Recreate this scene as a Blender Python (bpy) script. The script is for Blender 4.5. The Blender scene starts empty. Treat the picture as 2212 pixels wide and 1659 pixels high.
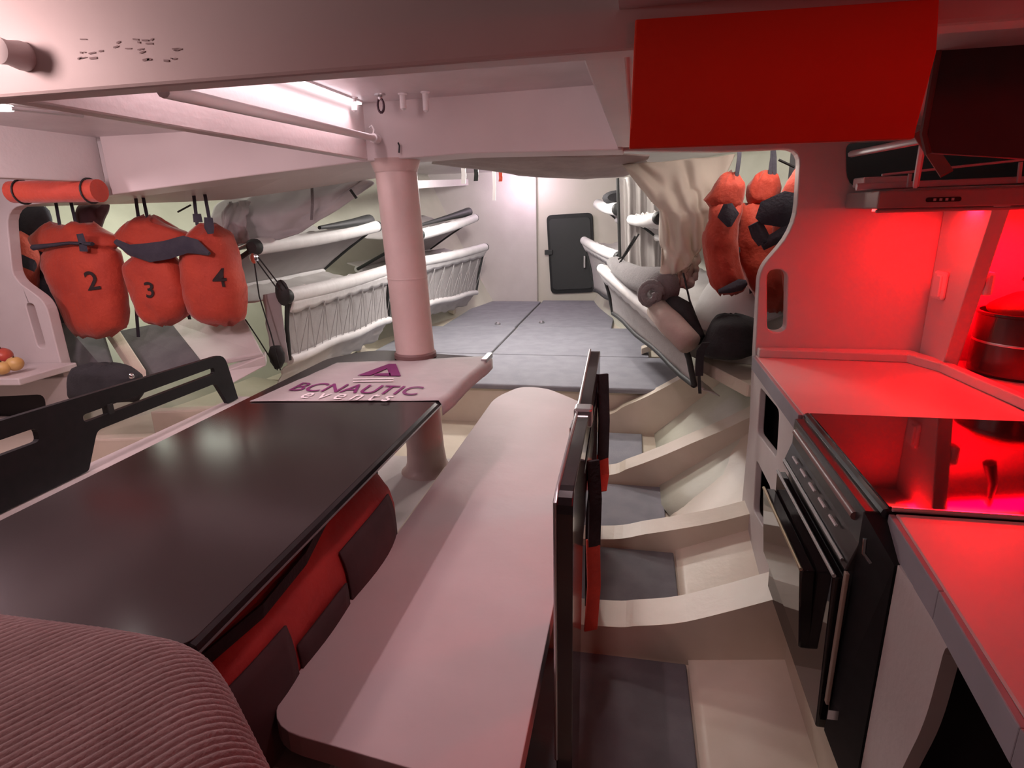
import bpy, bmesh, math, random
import numpy as np
from mathutils import Vector, Matrix, noise
from mathutils.bvhtree import BVHTree
random.seed(7)
S = bpy.context.scene
COL = S.collection
# ------------------------------------------------------------------ camera
# 2212x1659 frame, focal length in pixels 1280; boat axes: x starboard, y forward, z up
FPX = 1280.0; CZ = 1.45
PP = np.array([1106.0, 829.5])
def cam_axes(L=(1374, 445), roll=-0.5):
    F = np.array([L[0]-PP[0], L[1]-PP[1], FPX]); F /= np.linalg.norm(F)
    X = np.array([6800, 259, -1280.0]); X -= F*X.dot(F); X /= np.linalg.norm(X)
    D = np.cross(F, X); c, s = math.cos(math.radians(roll)), math.sin(math.radians(roll))
    return c*X+s*D, F, -(-s*X+c*D)
AX, AF, AU = cam_axes()
cd = bpy.data.cameras.new('camera'); cd.sensor_width = 36; cd.lens = 36*FPX/2212; cd.clip_start = .02; cd.clip_end = 60
cam = bpy.data.objects.new('camera', cd); COL.objects.link(cam)
cm = Matrix.Identity(4)
for i, A in enumerate((AX, AF, AU)):
    cm[i][0] = A[0]; cm[i][1] = -A[1]; cm[i][2] = -A[2]
cm[0][3] = 0; cm[1][3] = 0; cm[2][3] = CZ
cam.matrix_world = cm
S.camera = cam
def ray(px, py):
    d = np.array([px-PP[0], py-PP[1], FPX]); return np.array([d@AX, d@AF, d@AU])
def az(px, py, z):
    r = ray(px, py); r = r*((z-CZ)/r[2]); return Vector((r[0], r[1], r[2]+CZ))
def ay(px, py, y):
    r = ray(px, py); r = r*(y/r[1]); return Vector((r[0], r[1], r[2]+CZ))
def ax(px, py, x):
    r = ray(px, py); r = r*(x/r[0]); return Vector((r[0], r[1], r[2]+CZ))
# ------------------------------------------------------------------ world, exposure
w = bpy.data.worlds.new('world'); S.world = w; w.use_nodes = True
bg = w.node_tree.nodes['Background']; bg.inputs[0].default_value = (1.0, .60, .56, 1); bg.inputs[1].default_value = .035
vs = S.view_settings; vs.view_transform = 'Standard'; vs.look = 'None'; vs.exposure = 0.0; vs.gamma = 1; vs.use_curve_mapping = False
# ------------------------------------------------------------------ large lamps of the place, with added fill lights
def area(name, loc, rot, sx, sy, power, color, spread=180):
    l = bpy.data.lights.new(name, 'AREA'); l.shape = 'RECTANGLE'; l.size = sx; l.size_y = sy; l.energy = power; l.color = color; l.spread = math.radians(spread)
    o = bpy.data.objects.new(name, l); COL.objects.link(o); o.location = loc; o.rotation_euler = [math.radians(a) for a in rot]; return o
def point(name, loc, power, color, r=.05):
    l = bpy.data.lights.new(name, 'POINT'); l.energy = power; l.color = color; l.shadow_soft_size = r
    o = bpy.data.objects.new(name, l); COL.objects.link(o); o.location = loc; return o
area('recess_fill', (-.155, 1.13, 1.845), (38, 0, 0), .08, .16, 8.0, (1, .70, .73))  # added fill out of sight behind the near beam, lights the bench
area('strip_light', (-1.03, 1.66, 1.85), (0, 0, 0), .02, 1.2, 2.8, (1, .70, .76), 112)
area('galley_red_light', (1.12, 2.30, 1.404), (0, 8, 0), .70, .10, 44, (1, .0, .004))
point('galley_red_lamp', (.95, .10, 1.72), 7, (1, .0, .006), .08)
area('cabin_fill', (-1.2, -.7, 1.9), (30, 0, 0), .5, .3, 3.5, (1, .60, .57), 100)  # added fill behind the camera for bench and table
point('corner_light', (-1.18, .64, 1.77), 9.5, (1, .68, .66), .06)
sl = area('side_fill', (-1.76, 1.16, 1.73), (0, 0, 0), .12, .12, 8.5, (1, .72, .76), 165)  # off-frame fill added for the beams of the left recess
sl.rotation_euler = Vector((-.30, .92, -.25)).to_track_quat('-Z', 'Y').to_euler()
point('cabinet_fill', (-2.75, 1.50, 1.62), 17.0, (1, .74, .80), .08)  # unseen fill past the left edge, added to brighten the bulkhead
point('bow_light', (-1.30, 7.25, 1.80), 12, (1, .76, .95), .06)
point('fore_light', (-1.05, 5.0, 1.84), 110, (1, .95, .90), .12)
point('fore_fill', (-.50, 3.90, 1.86), 38, (1, .93, .84), .08)  # fill without a fixture, added for underlit faces in the fore cabin
point('port_light', (-3.1, 3.55, 1.72), 24, (.95, 1, .84), .35)
point('starboard_light', (.55, 2.68, 1.75), 5.5, (1, .92, .82), .08)

# ------------------------------------------------------------------ materials
MATS = {}
def mat(name, col, rough=.5, col2=None, scale=6, bump=0, bscale=40, metallic=0, coat=0, spec=.5, emit=None, estr=0, alpha=1, trans=0, mixlo=.35, mixhi=.65, stretch=None, sheen=0, transl=0):
    if name in MATS: return MATS[name]
    m = bpy.data.materials.new(name); m.use_nodes = True; nt = m.node_tree; b = nt.nodes['Principled BSDF']
    b.inputs['Base Color'].default_value = (*col, 1); b.inputs['Roughness'].default_value = rough; b.inputs['Metallic'].default_value = metallic
    b.inputs['Specular IOR Level'].default_value = spec; b.inputs['Coat Weight'].default_value = coat; b.inputs['Coat Roughness'].default_value = .06
    b.inputs['Transmission Weight'].default_value = trans; b.inputs['Alpha'].default_value = alpha
    b.inputs['Sheen Weight'].default_value = sheen
    tc = nt.nodes.new('ShaderNodeTexCoord'); src = tc.outputs['Object']
    if stretch:
        mp = nt.nodes.new('ShaderNodeMapping'); mp.inputs['Scale'].default_value = stretch; nt.links.new(src, mp.inputs[0]); src = mp.outputs[0]
    if col2:
        n = nt.nodes.new('ShaderNodeTexNoise'); n.inputs['Scale'].default_value = scale; n.inputs['Detail'].default_value = 4; nt.links.new(src, n.inputs['Vector'])
        r = nt.nodes.new('ShaderNodeValToRGB'); r.color_ramp.elements[0].position = mixlo; r.color_ramp.elements[1].position = mixhi
        r.color_ramp.elements[0].color = (*col, 1); r.color_ramp.elements[1].color = (*col2, 1)
        nt.links.new(n.outputs['Fac'], r.inputs[0]); nt.links.new(r.outputs[0], b.inputs['Base Color'])
    if bump:
        n2 = nt.nodes.new('ShaderNodeTexNoise'); n2.inputs['Scale'].default_value = bscale; n2.inputs['Detail'].default_value = 3; nt.links.new(src, n2.inputs['Vector'])
        bp = nt.nodes.new('ShaderNodeBump'); bp.inputs['Strength'].default_value = bump; bp.inputs['Distance'].default_value = .01
        nt.links.new(n2.outputs['Fac'], bp.inputs['Height']); nt.links.new(bp.outputs[0], b.inputs['Normal'])
    if emit:
        b.inputs['Emission Color'].default_value = (*emit, 1); b.inputs['Emission Strength'].default_value = estr
    if transl:
        t = nt.nodes.new('ShaderNodeBsdfTranslucent'); t.inputs[0].default_value = (*col, 1); mx = nt.nodes.new('ShaderNodeMixShader'); mx.inputs[0].default_value = transl
        out = nt.nodes['Material Output']; nt.links.new(b.outputs[0], mx.inputs[1]); nt.links.new(t.outputs[0], mx.inputs[2]); nt.links.new(mx.outputs[0], out.inputs[0])
    MATS[name] = m; return m
WHITE = mat('white_paint', (.62, .57, .56), .45, (.56, .51, .50), 3, .08, 60)
BEAM = mat('beam_paint', (.60, .53, .52), .5, (.55, .48, .475), 2.5, .025, 60)
CEIL = mat('ceiling_paint', (.62, .57, .58), .35, (.54, .49, .50), 5, .15, 25)
CREAM = mat('cream_gelcoat', (.66, .59, .49), .42, (.58, .51, .41), 4, .1, 35)
HULL = mat('hull_lining', (.60, .60, .50), .5, (.50, .50, .41), 2.2, .12, 30)
BOWW = mat('bow_paint', (.60, .56, .50), .5, (.55, .52, .45), 2, .06, 60)
MATG = mat('grey_mat', (.26, .26, .29), .9, (.22, .22, .25), 9, .12, 150)
MATD = mat('dark_grey_mat', (.15, .145, .155), .92, (.12, .115, .125), 9, .12, 150)
MATE = mat('mat_edge', (.10, .085, .09), .9)
CARB = mat('black_carbon', (.012, .012, .014), .16, coat=.6)
CARBM = mat('matt_carbon', (.012, .013, .014), .5, (.016, .016, .018), 30, spec=.25)
BLACK = mat('black_fabric', (.016, .016, .018), .9, (.024, .024, .027), 14, .3, 90)
NAVY = mat('navy_fabric', (.035, .032, .048), .9, (.05, .045, .06), 14, .3, 90)
RUB = mat('black_rubber', (.018, .02, .02), .6)
ORG = mat('orange_fabric', (.50, .052, .022), .75, (.40, .036, .016), 7, .35, 60, sheen=.2)
ORGB = mat('orange_panel', (.72, .035, .004), .6, (.64, .028, .003), 3, .1, 60)
REDF = mat('red_fabric', (.42, .03, .025), .7, (.30, .02, .02), 6, .3, 50)
CLOTH = mat('white_sailcloth', (.70, .67, .66), .75, (.63, .60, .59), 7, .35, 14, transl=.35)
CLOTHG = mat('grey_sailcloth', (.58, .54, .55), .8, (.50, .47, .48), 7, .3, 20, transl=.45)
SLEEVE = mat('white_sleeve', (.70, .68, .68), .6, (.64, .62, .62), 10, .2, 30)
MESHP = mat('cot_mesh', (.56, .53, .53), .9, (.50, .47, .47), 30, .35, 120, transl=.35)
TAN = mat('tan_cloth', (.50, .41, .37), .85, (.42, .34, .30), 9, .3, 40)
BLANK = mat('grey_blanket', (.20, .185, .19), .95, (.16, .15, .155), 20, .6, 120, sheen=.3)
SEATM = mat('seat_vinyl', (.50, .41, .42), .55, (.45, .37, .375), 3.5, .12, 18)
PAL = mat('post_paint', (.60, .47, .44), .48, (.52, .40, .37), 6, .1, 60)
CHR = mat('chrome', (.75, .75, .76), .15, metallic=1)
STEEL = mat('dull_steel', (.55, .55, .56), .35, metallic=1)
WOOD = mat('tray', (.40, .34, .28), .6)
PLA = mat('white_plastic', (.7, .68, .68), .4)
GREYP = mat('grey_edge_trim', (.30, .28, .31), .6, (.26, .245, .27), 8)
PUR = mat('purple_ink', (.18, .015, .13), .6)
WINK = mat('white_ink', (.85, .80, .82), .5)
BINK = mat('black_ink', (.02, .008, .008), .8)
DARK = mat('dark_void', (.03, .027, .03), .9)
ROPE = mat('black_cord', (.015, .015, .016), .8)
LED = mat('led_strip', (.9, .9, .9), .4, emit=(1, .86, .92), estr=6)
LEDR = mat('red_led', (.9, .1, .1), .4, emit=(1, .03, .03), estr=8)
LEDW = mat('lamp_glass', (.9, .9, .9), .4, emit=(1, .93, .88), estr=6)
APR = mat('apple_red', (.45, .03, .04), .35, (.5, .12, .06), 8)
APY = mat('onion_yellow', (.62, .42, .16), .4, (.55, .33, .10), 9)
STEM = mat('stem', (.10, .06, .03), .8)
GLASS = mat('black_glass', (.012, .008, .009), .045, spec=.6)
OVEN = mat('oven_enamel', (.03, .028, .028), .28)

# ------------------------------------------------------------------ mesh helpers
def mk(name, bm, m, parent=None, smooth=None, bevel=0, weld=False, solid=0, sub=0):
    bmesh.ops.recalc_face_normals(bm, faces=bm.faces)
    me = bpy.data.meshes.new(name); bm.to_mesh(me); bm.free()
    if m: me.materials.append(m)
    o = bpy.data.objects.new(name, me); COL.objects.link(o)
    if solid:
        s = o.modifiers.new('solid', 'SOLIDIFY'); s.thickness = solid; s.offset = 0
    if bevel:
        b = o.modifiers.new('bevel', 'BEVEL'); b.width = bevel; b.segments = 2; b.limit_method = 'ANGLE'; b.angle_limit = math.radians(35)
    if sub:
        s = o.modifiers.new('sub', 'SUBSURF'); s.levels = sub; s.render_levels = sub
    if smooth is not None:
        for p in me.polygons: p.use_smooth = True
        if smooth < 180:
            me.set_sharp_from_angle(angle=math.radians(smooth))
    if parent is not None:
        o.parent = parent; o.matrix_parent_inverse = Matrix.Translation(-parent_origin(parent))
    return o
def parent_origin(p):
    v = Vector(p.location)
    return v
def B(): return bmesh.new()
def box(bm, x0, x1, y0, y1, z0, z1):
    v = [bm.verts.new((x, y, z)) for x in (x0, x1) for y in (y0, y1) for z in (z0, z1)]
    for f in ((0,1,3,2), (4,6,7,5), (0,4,5,1), (2,3,7,6), (0,2,6,4), (1,5,7,3)): bm.faces.new([v[i] for i in f])
    return bm
def hexa(bm, a, b):
    """solid between two quads a and b (4 points each, same order)"""
    va = [bm.verts.new(p) for p in a]; vb = [bm.verts.new(p) for p in b]
    bm.faces.new(va); bm.faces.new(vb[::-1])
    for i in range(len(a)): bm.faces.new((va[i], va[(i+1) % len(a)], vb[(i+1) % len(a)], vb[i]))
    return bm
def solid(bm, loop, off, holes=()):
    """extrude a flat outline (with holes) by the vector off"""
    off = Vector(off); es = []; base = []
    for lp in (loop, *holes):
        vs_ = [bm.verts.new(p) for p in lp]; base.append(vs_)
        for i in range(len(vs_)): es.append(bm.edges.new((vs_[i], vs_[(i+1) % len(vs_)])))
    bmesh.ops.triangle_fill(bm, use_beauty=True, use_dissolve=False, edges=es)
    fs = {f for e in es for f in e.link_faces}
    grow = True
    while grow:
        grow = False
        for f in list(fs):
            for e in f.edges:
                for g in e.link_faces:
                    if g not in fs: fs.add(g); grow = True
    r = bmesh.ops.extrude_face_region(bm, geom=list(fs))
    bmesh.ops.translate(bm, vec=off, verts=[g for g in r['geom'] if isinstance(g, bmesh.types.BMVert)])
    return bm
def rnd(pts, r, n=4):
    """round the corners of a 3D planar outline"""
    out = []; N = len(pts); pts = [Vector(p) for p in pts]
    rr = r if isinstance(r, (list, tuple)) else [r]*N
    for i in range(N):
        p, a, b = pts[i], pts[i-1], pts[(i+1) % N]
        q = min(rr[i], (a-p).length*.48, (b-p).length*.48)
        if q < 1e-5: out.append(p); continue
        s = p+(a-p).normalized()*q; e = p+(b-p).normalized()*q
        for k in range(n+1):
            t = k/n; out.append(s*(1-t)**2+p*2*t*(1-t)+e*t*t)
    return out
def tube(bm, pts, r, seg=10, cap=True):
    pts = [Vector(p) for p in pts]; rings = []; n = None
    rr = r if isinstance(r, (list, tuple)) else [r]*len(pts)
    for i, p in enumerate(pts):
        t = (pts[min(i+1, len(pts)-1)]-pts[max(i-1, 0)]).normalized()
        if n is None: n = t.orthogonal().normalized()
        else:
            n = (n-t*n.dot(t))
            n = n.normalized() if n.length > 1e-6 else t.orthogonal().normalized()
        b = t.cross(n)
        rings.append([bm.verts.new(p+(n*math.cos(2*math.pi*k/seg)+b*math.sin(2*math.pi*k/seg))*rr[i]) for k in range(seg)])
    for a, c in zip(rings, rings[1:]):
        for k in range(seg): bm.faces.new((a[k], a[(k+1) % seg], c[(k+1) % seg], c[k]))
    if cap:
        bm.faces.new(rings[0][::-1]); bm.faces.new(rings[-1])
    return bm
def ribbon(bm, pts, wdir, width, th=.003):
    pts = [Vector(p) for p in pts]; L = len(pts); wd = wdir if isinstance(wdir, list) else [Vector(wdir)]*L
    rows = []
    for i, p in enumerate(pts):
        t = (pts[min(i+1, L-1)]-pts[max(i-1, 0)]).normalized(); wv = Vector(wd[i]).normalized()*width/2; nn = t.cross(wv).normalized()*th/2
        rows.append([bm.verts.new(q) for q in (p-wv-nn, p+wv-nn, p+wv+nn, p-wv+nn)])
    for a, c in zip(rows, rows[1:]):
        for k in range(4): bm.faces.new((a[k], a[(k+1) % 4], c[(k+1) % 4], c[k]))
    bm.faces.new(rows[0][::-1]); bm.faces.new(rows[-1]); return bm
def grid(bm, f, nu, nv):
    g = [[bm.verts.new(f(i/nu, j/nv)) for j in range(nv+1)] for i in range(nu+1)]
    for i in range(nu):
        for j in range(nv): bm.faces.new((g[i][j], g[i+1][j], g[i+1][j+1], g[i][j+1]))
    return bm
def loft(bm, rings, cap=True):
    R = [[bm.verts.new(p) for p in r] for r in rings]; n = len(R[0])
    for a, c in zip(R, R[1:]):
        for k in range(n): bm.faces.new((a[k], a[(k+1) % n], c[(k+1) % n], c[k]))
    if cap: bm.faces.new(R[0][::-1]); bm.faces.new(R[-1])
    return bm
def lathe(bm, c, prof, seg=24):
    """prof: list of (r, z) around the vertical through c"""
    c = Vector(c)
    return loft(bm, [[c+Vector((r*math.cos(2*math.pi*k/seg), r*math.sin(2*math.pi*k/seg), z)) for k in range(seg)] for r, z in prof])
def nz(p, s=1.0, off=0): return noise.noise(Vector(p)*s+Vector((off, off*1.7, -off)))
def tag(o, label=None, cat=None, group=None, kind=None):
    if label: o['label'] = label
    if cat: o['category'] = cat
    if group: o['group'] = group
    if kind: o['kind'] = kind
    return o
def thing(name, label, cat, loc, group=None):
    o = bpy.data.objects.new(name, None); COL.objects.link(o); o.location = loc; o.empty_display_size = .1
    return tag(o, label, cat, group)
def struct(name, bm, m, label=None, **k):
    return tag(mk(name, bm, m, **k), label, None, None, 'structure')
V = Vector
# ================================================================== SETTING
XC = -1.15
def sm(a, b, t):
    t = max(0, min(1, (t-a)/(b-a))); return t*t*(3-2*t)
def hull_f(y): return 1.33-.85*sm(3.6, 8.2, y)
def hull_b(y): return 3.35-1.95*sm(2.6, 8.4, y)
def hull_pt(s, u, y):
    f, b = hull_f(y), hull_b(y)
    if s > 0: b += .9*(1-sm(2.35, 3.3, y)); f += .95*(1-sm(2.35, 2.6, y))
    else: b += .7*(1-sm(2.4, 3.3, y)); f += 1.0*(1-sm(2.45, 2.75, y))
    return V((XC+s*(f+(b-f)*(u*.92+.08*math.sin(u*math.pi/2))), y, 1.93*(.90*u+.10*u*u)))
def hull_side(s):
    bm = B(); grid(bm, lambda a, b: hull_pt(s, a, -1.2+9.1*b), 22, 46)
    return bm
struct('wall_left', hull_side(-1), HULL, 'pale curved hull lining behind the cots on the left', smooth=60, solid=.04)['category'] = 'wall'
struct('wall_right', hull_side(1), HULL, 'pale curved hull lining behind the cots on the right', smooth=60, solid=.04)['category'] = 'wall'
bm = B(); box(bm, XC-2.35, XC+2.35, -1.2, 2.6, -.06, 0); box(bm, XC-1.45, XC+1.45, 2.6, 3.9, -.06, 0)
fl = struct('floor', bm, CREAM, 'cream gelcoat cabin sole between the cross frames'); fl['category'] = 'floor'
bm = B()   # raised foredeck sole
solid(bm, [(XC-1.75, 3.86, .0), (XC+1.62, 3.86, .0), (XC+1.62, 3.86, .262), (XC-1.75, 3.86, .262)], (0, 3.84, 0))
tag(struct('floor_raised', bm, CREAM, 'raised cream sole of the fore cabin under the grey mats'), None, 'floor')
# bow bulkhead
bm = B(); solid(bm, [(-2.9, 7.70, .1), (.6, 7.70, .1), (.6, 7.70, 1.95), (-2.9, 7.70, 1.95)], (0, .05, 0))
tag(struct('wall_far', bm, BOWW, 'pale bow bulkhead with the black watertight door'), None, 'wall')
bm = B(); box(bm, -3.0, -1.22, 7.62, 7.70, .2, 1.93)
tag(struct('trim_1', bm, WHITE, 'shallow pale panel on the bow bulkhead left of the black door', bevel=.01), None, 'trim')
# ceilings
bm = B(); box(bm, -5, 3, 2.5, 7.8, 1.90, 1.95)
tag(struct('ceiling', bm, CEIL, 'pale deckhead over the fore cabin'), None, 'ceiling')
bm = B(); solid(bm, [(-1.09, .5, 1.865), (-.03, .5, 1.875), (-.03, .5, 1.93), (-1.09, .5, 1.93)], (0, 2.0, 0))
tag(struct('ceiling_recess', bm, CEIL, 'pale ceiling panel in the lit recess above the table'), None, 'ceiling')
bm = B(); box(bm, -3.4, -1.09, .5, 2.5, 1.80, 1.9)
tag(struct('ceiling_side', bm, CEIL, 'dim ceiling panel left of the long beam'), None, 'ceiling')
bm = B(); box(bm, -.03, 2.4, .5, 2.55, 1.70, 1.9)
tag(struct('ceiling_galley', bm, CEIL, 'dim reddish ceiling over the galley'), None, 'ceiling')
bm = B(); box(bm, -3.6, 2.6, -1.3, .90, 2.0, 2.04)
tag(struct('ceiling_aft', bm, CEIL, 'pale ceiling over the near end of the cabin'), None, 'ceiling')
# beams
bm = B(); box(bm, -3.2, 2.2, .905, .955, 1.652, 2.02)
tag(struct('trim_2', bm, BEAM, 'deep near cross beam under the ceiling', bevel=.006), None, 'beam')
bm = B(); box(bm, -1.105, -1.065, .955, 2.40, 1.655, 1.88)
tag(struct('trim_3', bm, WHITE, 'long pale beam running forward to the post', bevel=.005), None, 'beam')
bm = B(); hexa(bm, [(-.085, .955, 1.66), (-.02, .955, 1.66), (-.02, .955, 1.9), (-.085, .955, 1.9)], [(-.075, 2.40, 1.66), (-.02, 2.40, 1.66), (-.02, 2.40, 1.9), (-.075, 2.40, 1.9)])
tag(struct('trim_4', bm, WHITE, 'short pale beam at the right end of the lit ceiling recess', bevel=.004), None, 'beam')
bm = B(); box(bm, -2.40, -2.34, .955, 2.40, 1.612, 1.81)
tag(struct('trim_5', bm, WHITE, 'outboard pale beam above the orange roll', bevel=.006), None, 'beam')
# ring bulkhead: cross beam + both sides, one continuous frame
Y0 = 2.52
def R(px, py): return ay(px, py, Y0)
opening_r = rnd([R(1612, 1240), R(1630, 765), R(1640, 582), R(1718, 492), R(1729, 320), R(1560, 327)], [0, 0, .05, .09, .06, 0], 5)
top = [R(1360, 326), R(1000, 332), R(780, 350), R(500, 385)]
left = rnd([R(240, 422), R(12, 448), R(28, 602), R(98, 652), R(160, 900), R(190, 1060)], [0, .10, .06, .06, 0, 0], 5)
lp = opening_r+top+left
outer = [(-4.0, Y0, lp[-1].z), (-4.0, Y0, 1.93), (2.3, Y0, 1.93), (2.3, Y0, lp[0].z)]
slot_r = rnd([R(1657, 718), R(1657, 582), R(1701, 582), R(1698, 718)], .06, 6)
slot_l = rnd([R(54, 655), R(72, 655), R(100, 752), R(82, 752)], .04, 5)
hole = rnd([R(1828, 308), R(1830, 410), V((1.9, Y0, R(1830, 410).z)), V((1.9, Y0, R(1828, 308).z))], [.03, .07, .05, .05], 5)
bm = B(); solid(bm, [V(p) for p in lp]+[V(p) for p in outer], (0, .06, 0), [slot_r, slot_l, hole])
tag(struct('wall_middle', bm, WHITE, 'white ring bulkhead around the wide opening to the fore cabin', bevel=.005), None, 'wall')
# deep cross beam over the opening, part of the same ring
def Q_(px, py): return ay(px, py, 2.38)
lo = [Q_(1345, 324), Q_(1000, 332), Q_(780, 350), Q_(500, 385), Q_(240, 421)]
bm = B(); solid(bm, lo+[V((lo[-1].x, 2.38, 1.93)), V((lo[0].x, 2.38, 1.93))], (0, .22, 0))
tag(struct('trim_6', bm, BEAM, 'deep far cross beam above the post', bevel=.005), None, 'beam')
rear = [ay(20, 448, 2.9), ay(250, 441, 2.9), ay(400, 436, 2.95), ay(500, 431, 3.0), ay(650, 410, 3.1), ay(812, 385, 3.2)]
front = [ay(20, 440, 2.6), ay(240, 421, 2.6), ay(400, 400, 2.6), ay(500, 386, 2.6), ay(650, 368, 2.6), ay(812, 347, 2.6)]
bm = B(); lo_ = [[bm.verts.new(p) for p in rear], [bm.verts.new(p) for p in front]]; hi_ = [[bm.verts.new(p+V((0, 0, .05))) for p in rear], [bm.verts.new(p+V((0, 0, .05))) for p in front]]
for k in range(5):
    for g_ in (lo_, hi_): bm.faces.new((g_[0][k], g_[0][k+1], g_[1][k+1], g_[1][k]))
    for e_ in (0, 1): bm.faces.new((lo_[e_][k], lo_[e_][k+1], hi_[e_][k+1], hi_[e_][k]))
for k in (0, 5): bm.faces.new((lo_[0][k], lo_[1][k], hi_[1][k], hi_[0][k]))
tag(struct('trim_7', bm, BEAM, 'dim low deckhead panel behind the far cross beam, left of the post'), None, 'ceiling')
# keel box under the table
bm = B(); box(bm, -1.50, -.62, .9, 2.62, 0, .265)
kb = tag(struct('floor_keel_box', bm, WHITE, 'low white keel box under the table and post', bevel=.012), None, 'floor')
bm = B(); hexa(bm, [(-.845, 1.3, .265), (-.815, 1.3, .265), (-.815, 1.3, .30), (-.845, 1.3, .30)], [(-.845, 2.45, .265), (-.815, 2.45, .265), (-.815, 2.45, .30), (-.845, 2.45, .30)])
mk('ridge', bm, CREAM, kb, bevel=.008)
# cross frames of the sole on the right
def frame(name, y, th, pts, label, left=-.62, wob=0):
    P = [ay(a, b, y) for a, b in pts]
    P = [V((left, y, P[0].z-.01))]+P
    d = P[-1]-P[-2]; d.normalize()
    P.append(P[-1]+d*.16)
    # smooth resample
    Q = []
    for i in range(len(P)-1):
        p0, p1, p2, p3 = P[max(i-1, 0)], P[i], P[i+1], P[min(i+2, len(P)-1)]
        for k in range(6):
            t = k/6; Q.append(.5*((2*p1)+(p2-p0)*t+(2*p0-5*p1+4*p2-p3)*t*t+(3*p1-p0-3*p2+p3)*t**3))
    Q.append(P[-1])
    bm = B(); loop = Q+[V((Q[-1].x, y, -.03)), V((left, y, -.03))]
    solid(bm, loop, (0, th, 0))
    return tag(struct(name, bm, CREAM, label, bevel=.012), None, 'frame')
frame('trim_8', 3.74, .09, [(1300, 898), (1350, 877), (1400, 855), (1450, 829), (1500, 800), (1560, 757)], 'farthest cream cross frame rising at the right, below the grey mats')
frame('trim_9', 2.97, .14, [(1300, 1027), (1360, 1011), (1430, 985), (1500, 955), (1560, 930), (1612, 905)], 'second cream cross frame of the aisle, with the steep curved top')
frame('trim_10', 2.34, .12, [(1300, 1165), (1400, 1153), (1500, 1137), (1560, 1125), (1612, 1112)], 'third cream cross frame of the aisle')
frame('trim_11', 1.68, .14, [(1290, 1352), (1380, 1352), (1470, 1345), (1570, 1322), (1690, 1290)], 'nearest cream cross frame of the aisle')
# fillet rails between floor and hull on the right of the aisle are the hull lining itself: cream inner skin
bm = B()
def skin(a, b):
    y = .6+3.25*b; x = .215+.42*a; z = .010+(x-.215)*float(np.interp(y, [.6, 1.5, 1.9, 2.35, 2.6, 3.0, 3.8], [.10, .12, .20, .42, .70, .85, 1.0]))
    return V((x, y, z))
grid(bm, skin, 14, 20)
tag(struct('trim_12', bm, CREAM, 'cream hull skin rising from the aisle to the galley unit', smooth=60, solid=.02), None, 'hull skin')
bm = B()
def skinl(a, b):
    y = .9+2.9*b; x = -1.95-1.5*a; z = .18+.20*a
    return V((x, y, z))
grid(bm, skinl, 14, 20)
tag(struct('trim_13', bm, CREAM, 'cream hull skin on the left behind the black seat back', smooth=60, solid=.02), None, 'hull skin')
# mats in the aisle bays
def slab(name, m, x0, x1, y0, y1, z0, z1, label, cat, group=None, bev=.006, dx=0, rnd_=0):
    bm = B(); hexa(bm, [(x0, y0, z0), (x1, y0, z0), (x1, y0, z1), (x0, y0, z1)], [(x0+dx, y1, z0), (x1+dx, y1, z0), (x1+dx, y1, z1), (x0+dx, y1, z1)])
    return tag(mk(name, bm, m, bevel=bev), label, cat, group)
AG = 'grey mats in the bays of the aisle'
slab('floor_mat', MATG, -.60, .085, 3.17, 3.72, 0, .018, 'small grey floor mat in the farthest bay of the aisle', 'mat', AG)
slab('floor_mat', MATG, -.60, .185, 2.50, 2.955, 0, .018, 'grey floor mat in the second bay from the fore cabin', 'mat', AG)
slab('floor_mat', MATD, -.60, .205, 1.84, 2.325, 0, .018, 'dark grey floor mat in the bay beside the oven door', 'mat', AG)
slab('floor_mat', MATD, -.60, .207, .75, 1.665, 0, .018, 'largest dark grey floor mat in the nearest bay', 'mat', AG)
# mats of the fore cabin
FG = 'grey mats on the raised sole of the fore cabin'
slab('berth_mat', MATG, -2.35, .34, 3.80, 4.66, .262, .302, 'wide grey mat at the front edge of the raised sole', 'mat', FG, .012)
slab('berth_mat', MATG, -2.2, -1.165, 4.69, 5.85, .262, .298, 'grey mat behind the post on the left of the seam', 'mat', FG, .01)
slab('berth_mat', MATG, -1.145, .14, 4.69, 5.85, .262, .298, 'grey mat right of the seam beside the white strut', 'mat', FG, .01)
slab('berth_mat', MATG, -1.95, -1.175, 5.87, 7.60, .262, .296, 'far left grey mat against the bow bulkhead', 'mat', FG, .01)
slab('berth_mat', MATG, -1.155, -.2, 5.87, 7.68, .262, .296, 'far right grey mat below the black door', 'mat', FG, .01)
for (px, py, lab) in ((1075, 700, 'small pale stud on the left grey mat of the fore cabin'), (1170, 697, 'small pale stud on the right grey mat of the fore cabin')):
    p = az(px, py, .30); bm = B(); lathe(bm, (p.x, p.y, .296), [(.030, 0), (.030, .010), (.018, .022), (.004, .025)], 12)
    tag(mk('floor_stud', bm, STEEL, smooth=40), lab, 'stud', 'studs on the fore cabin mats')
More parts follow.
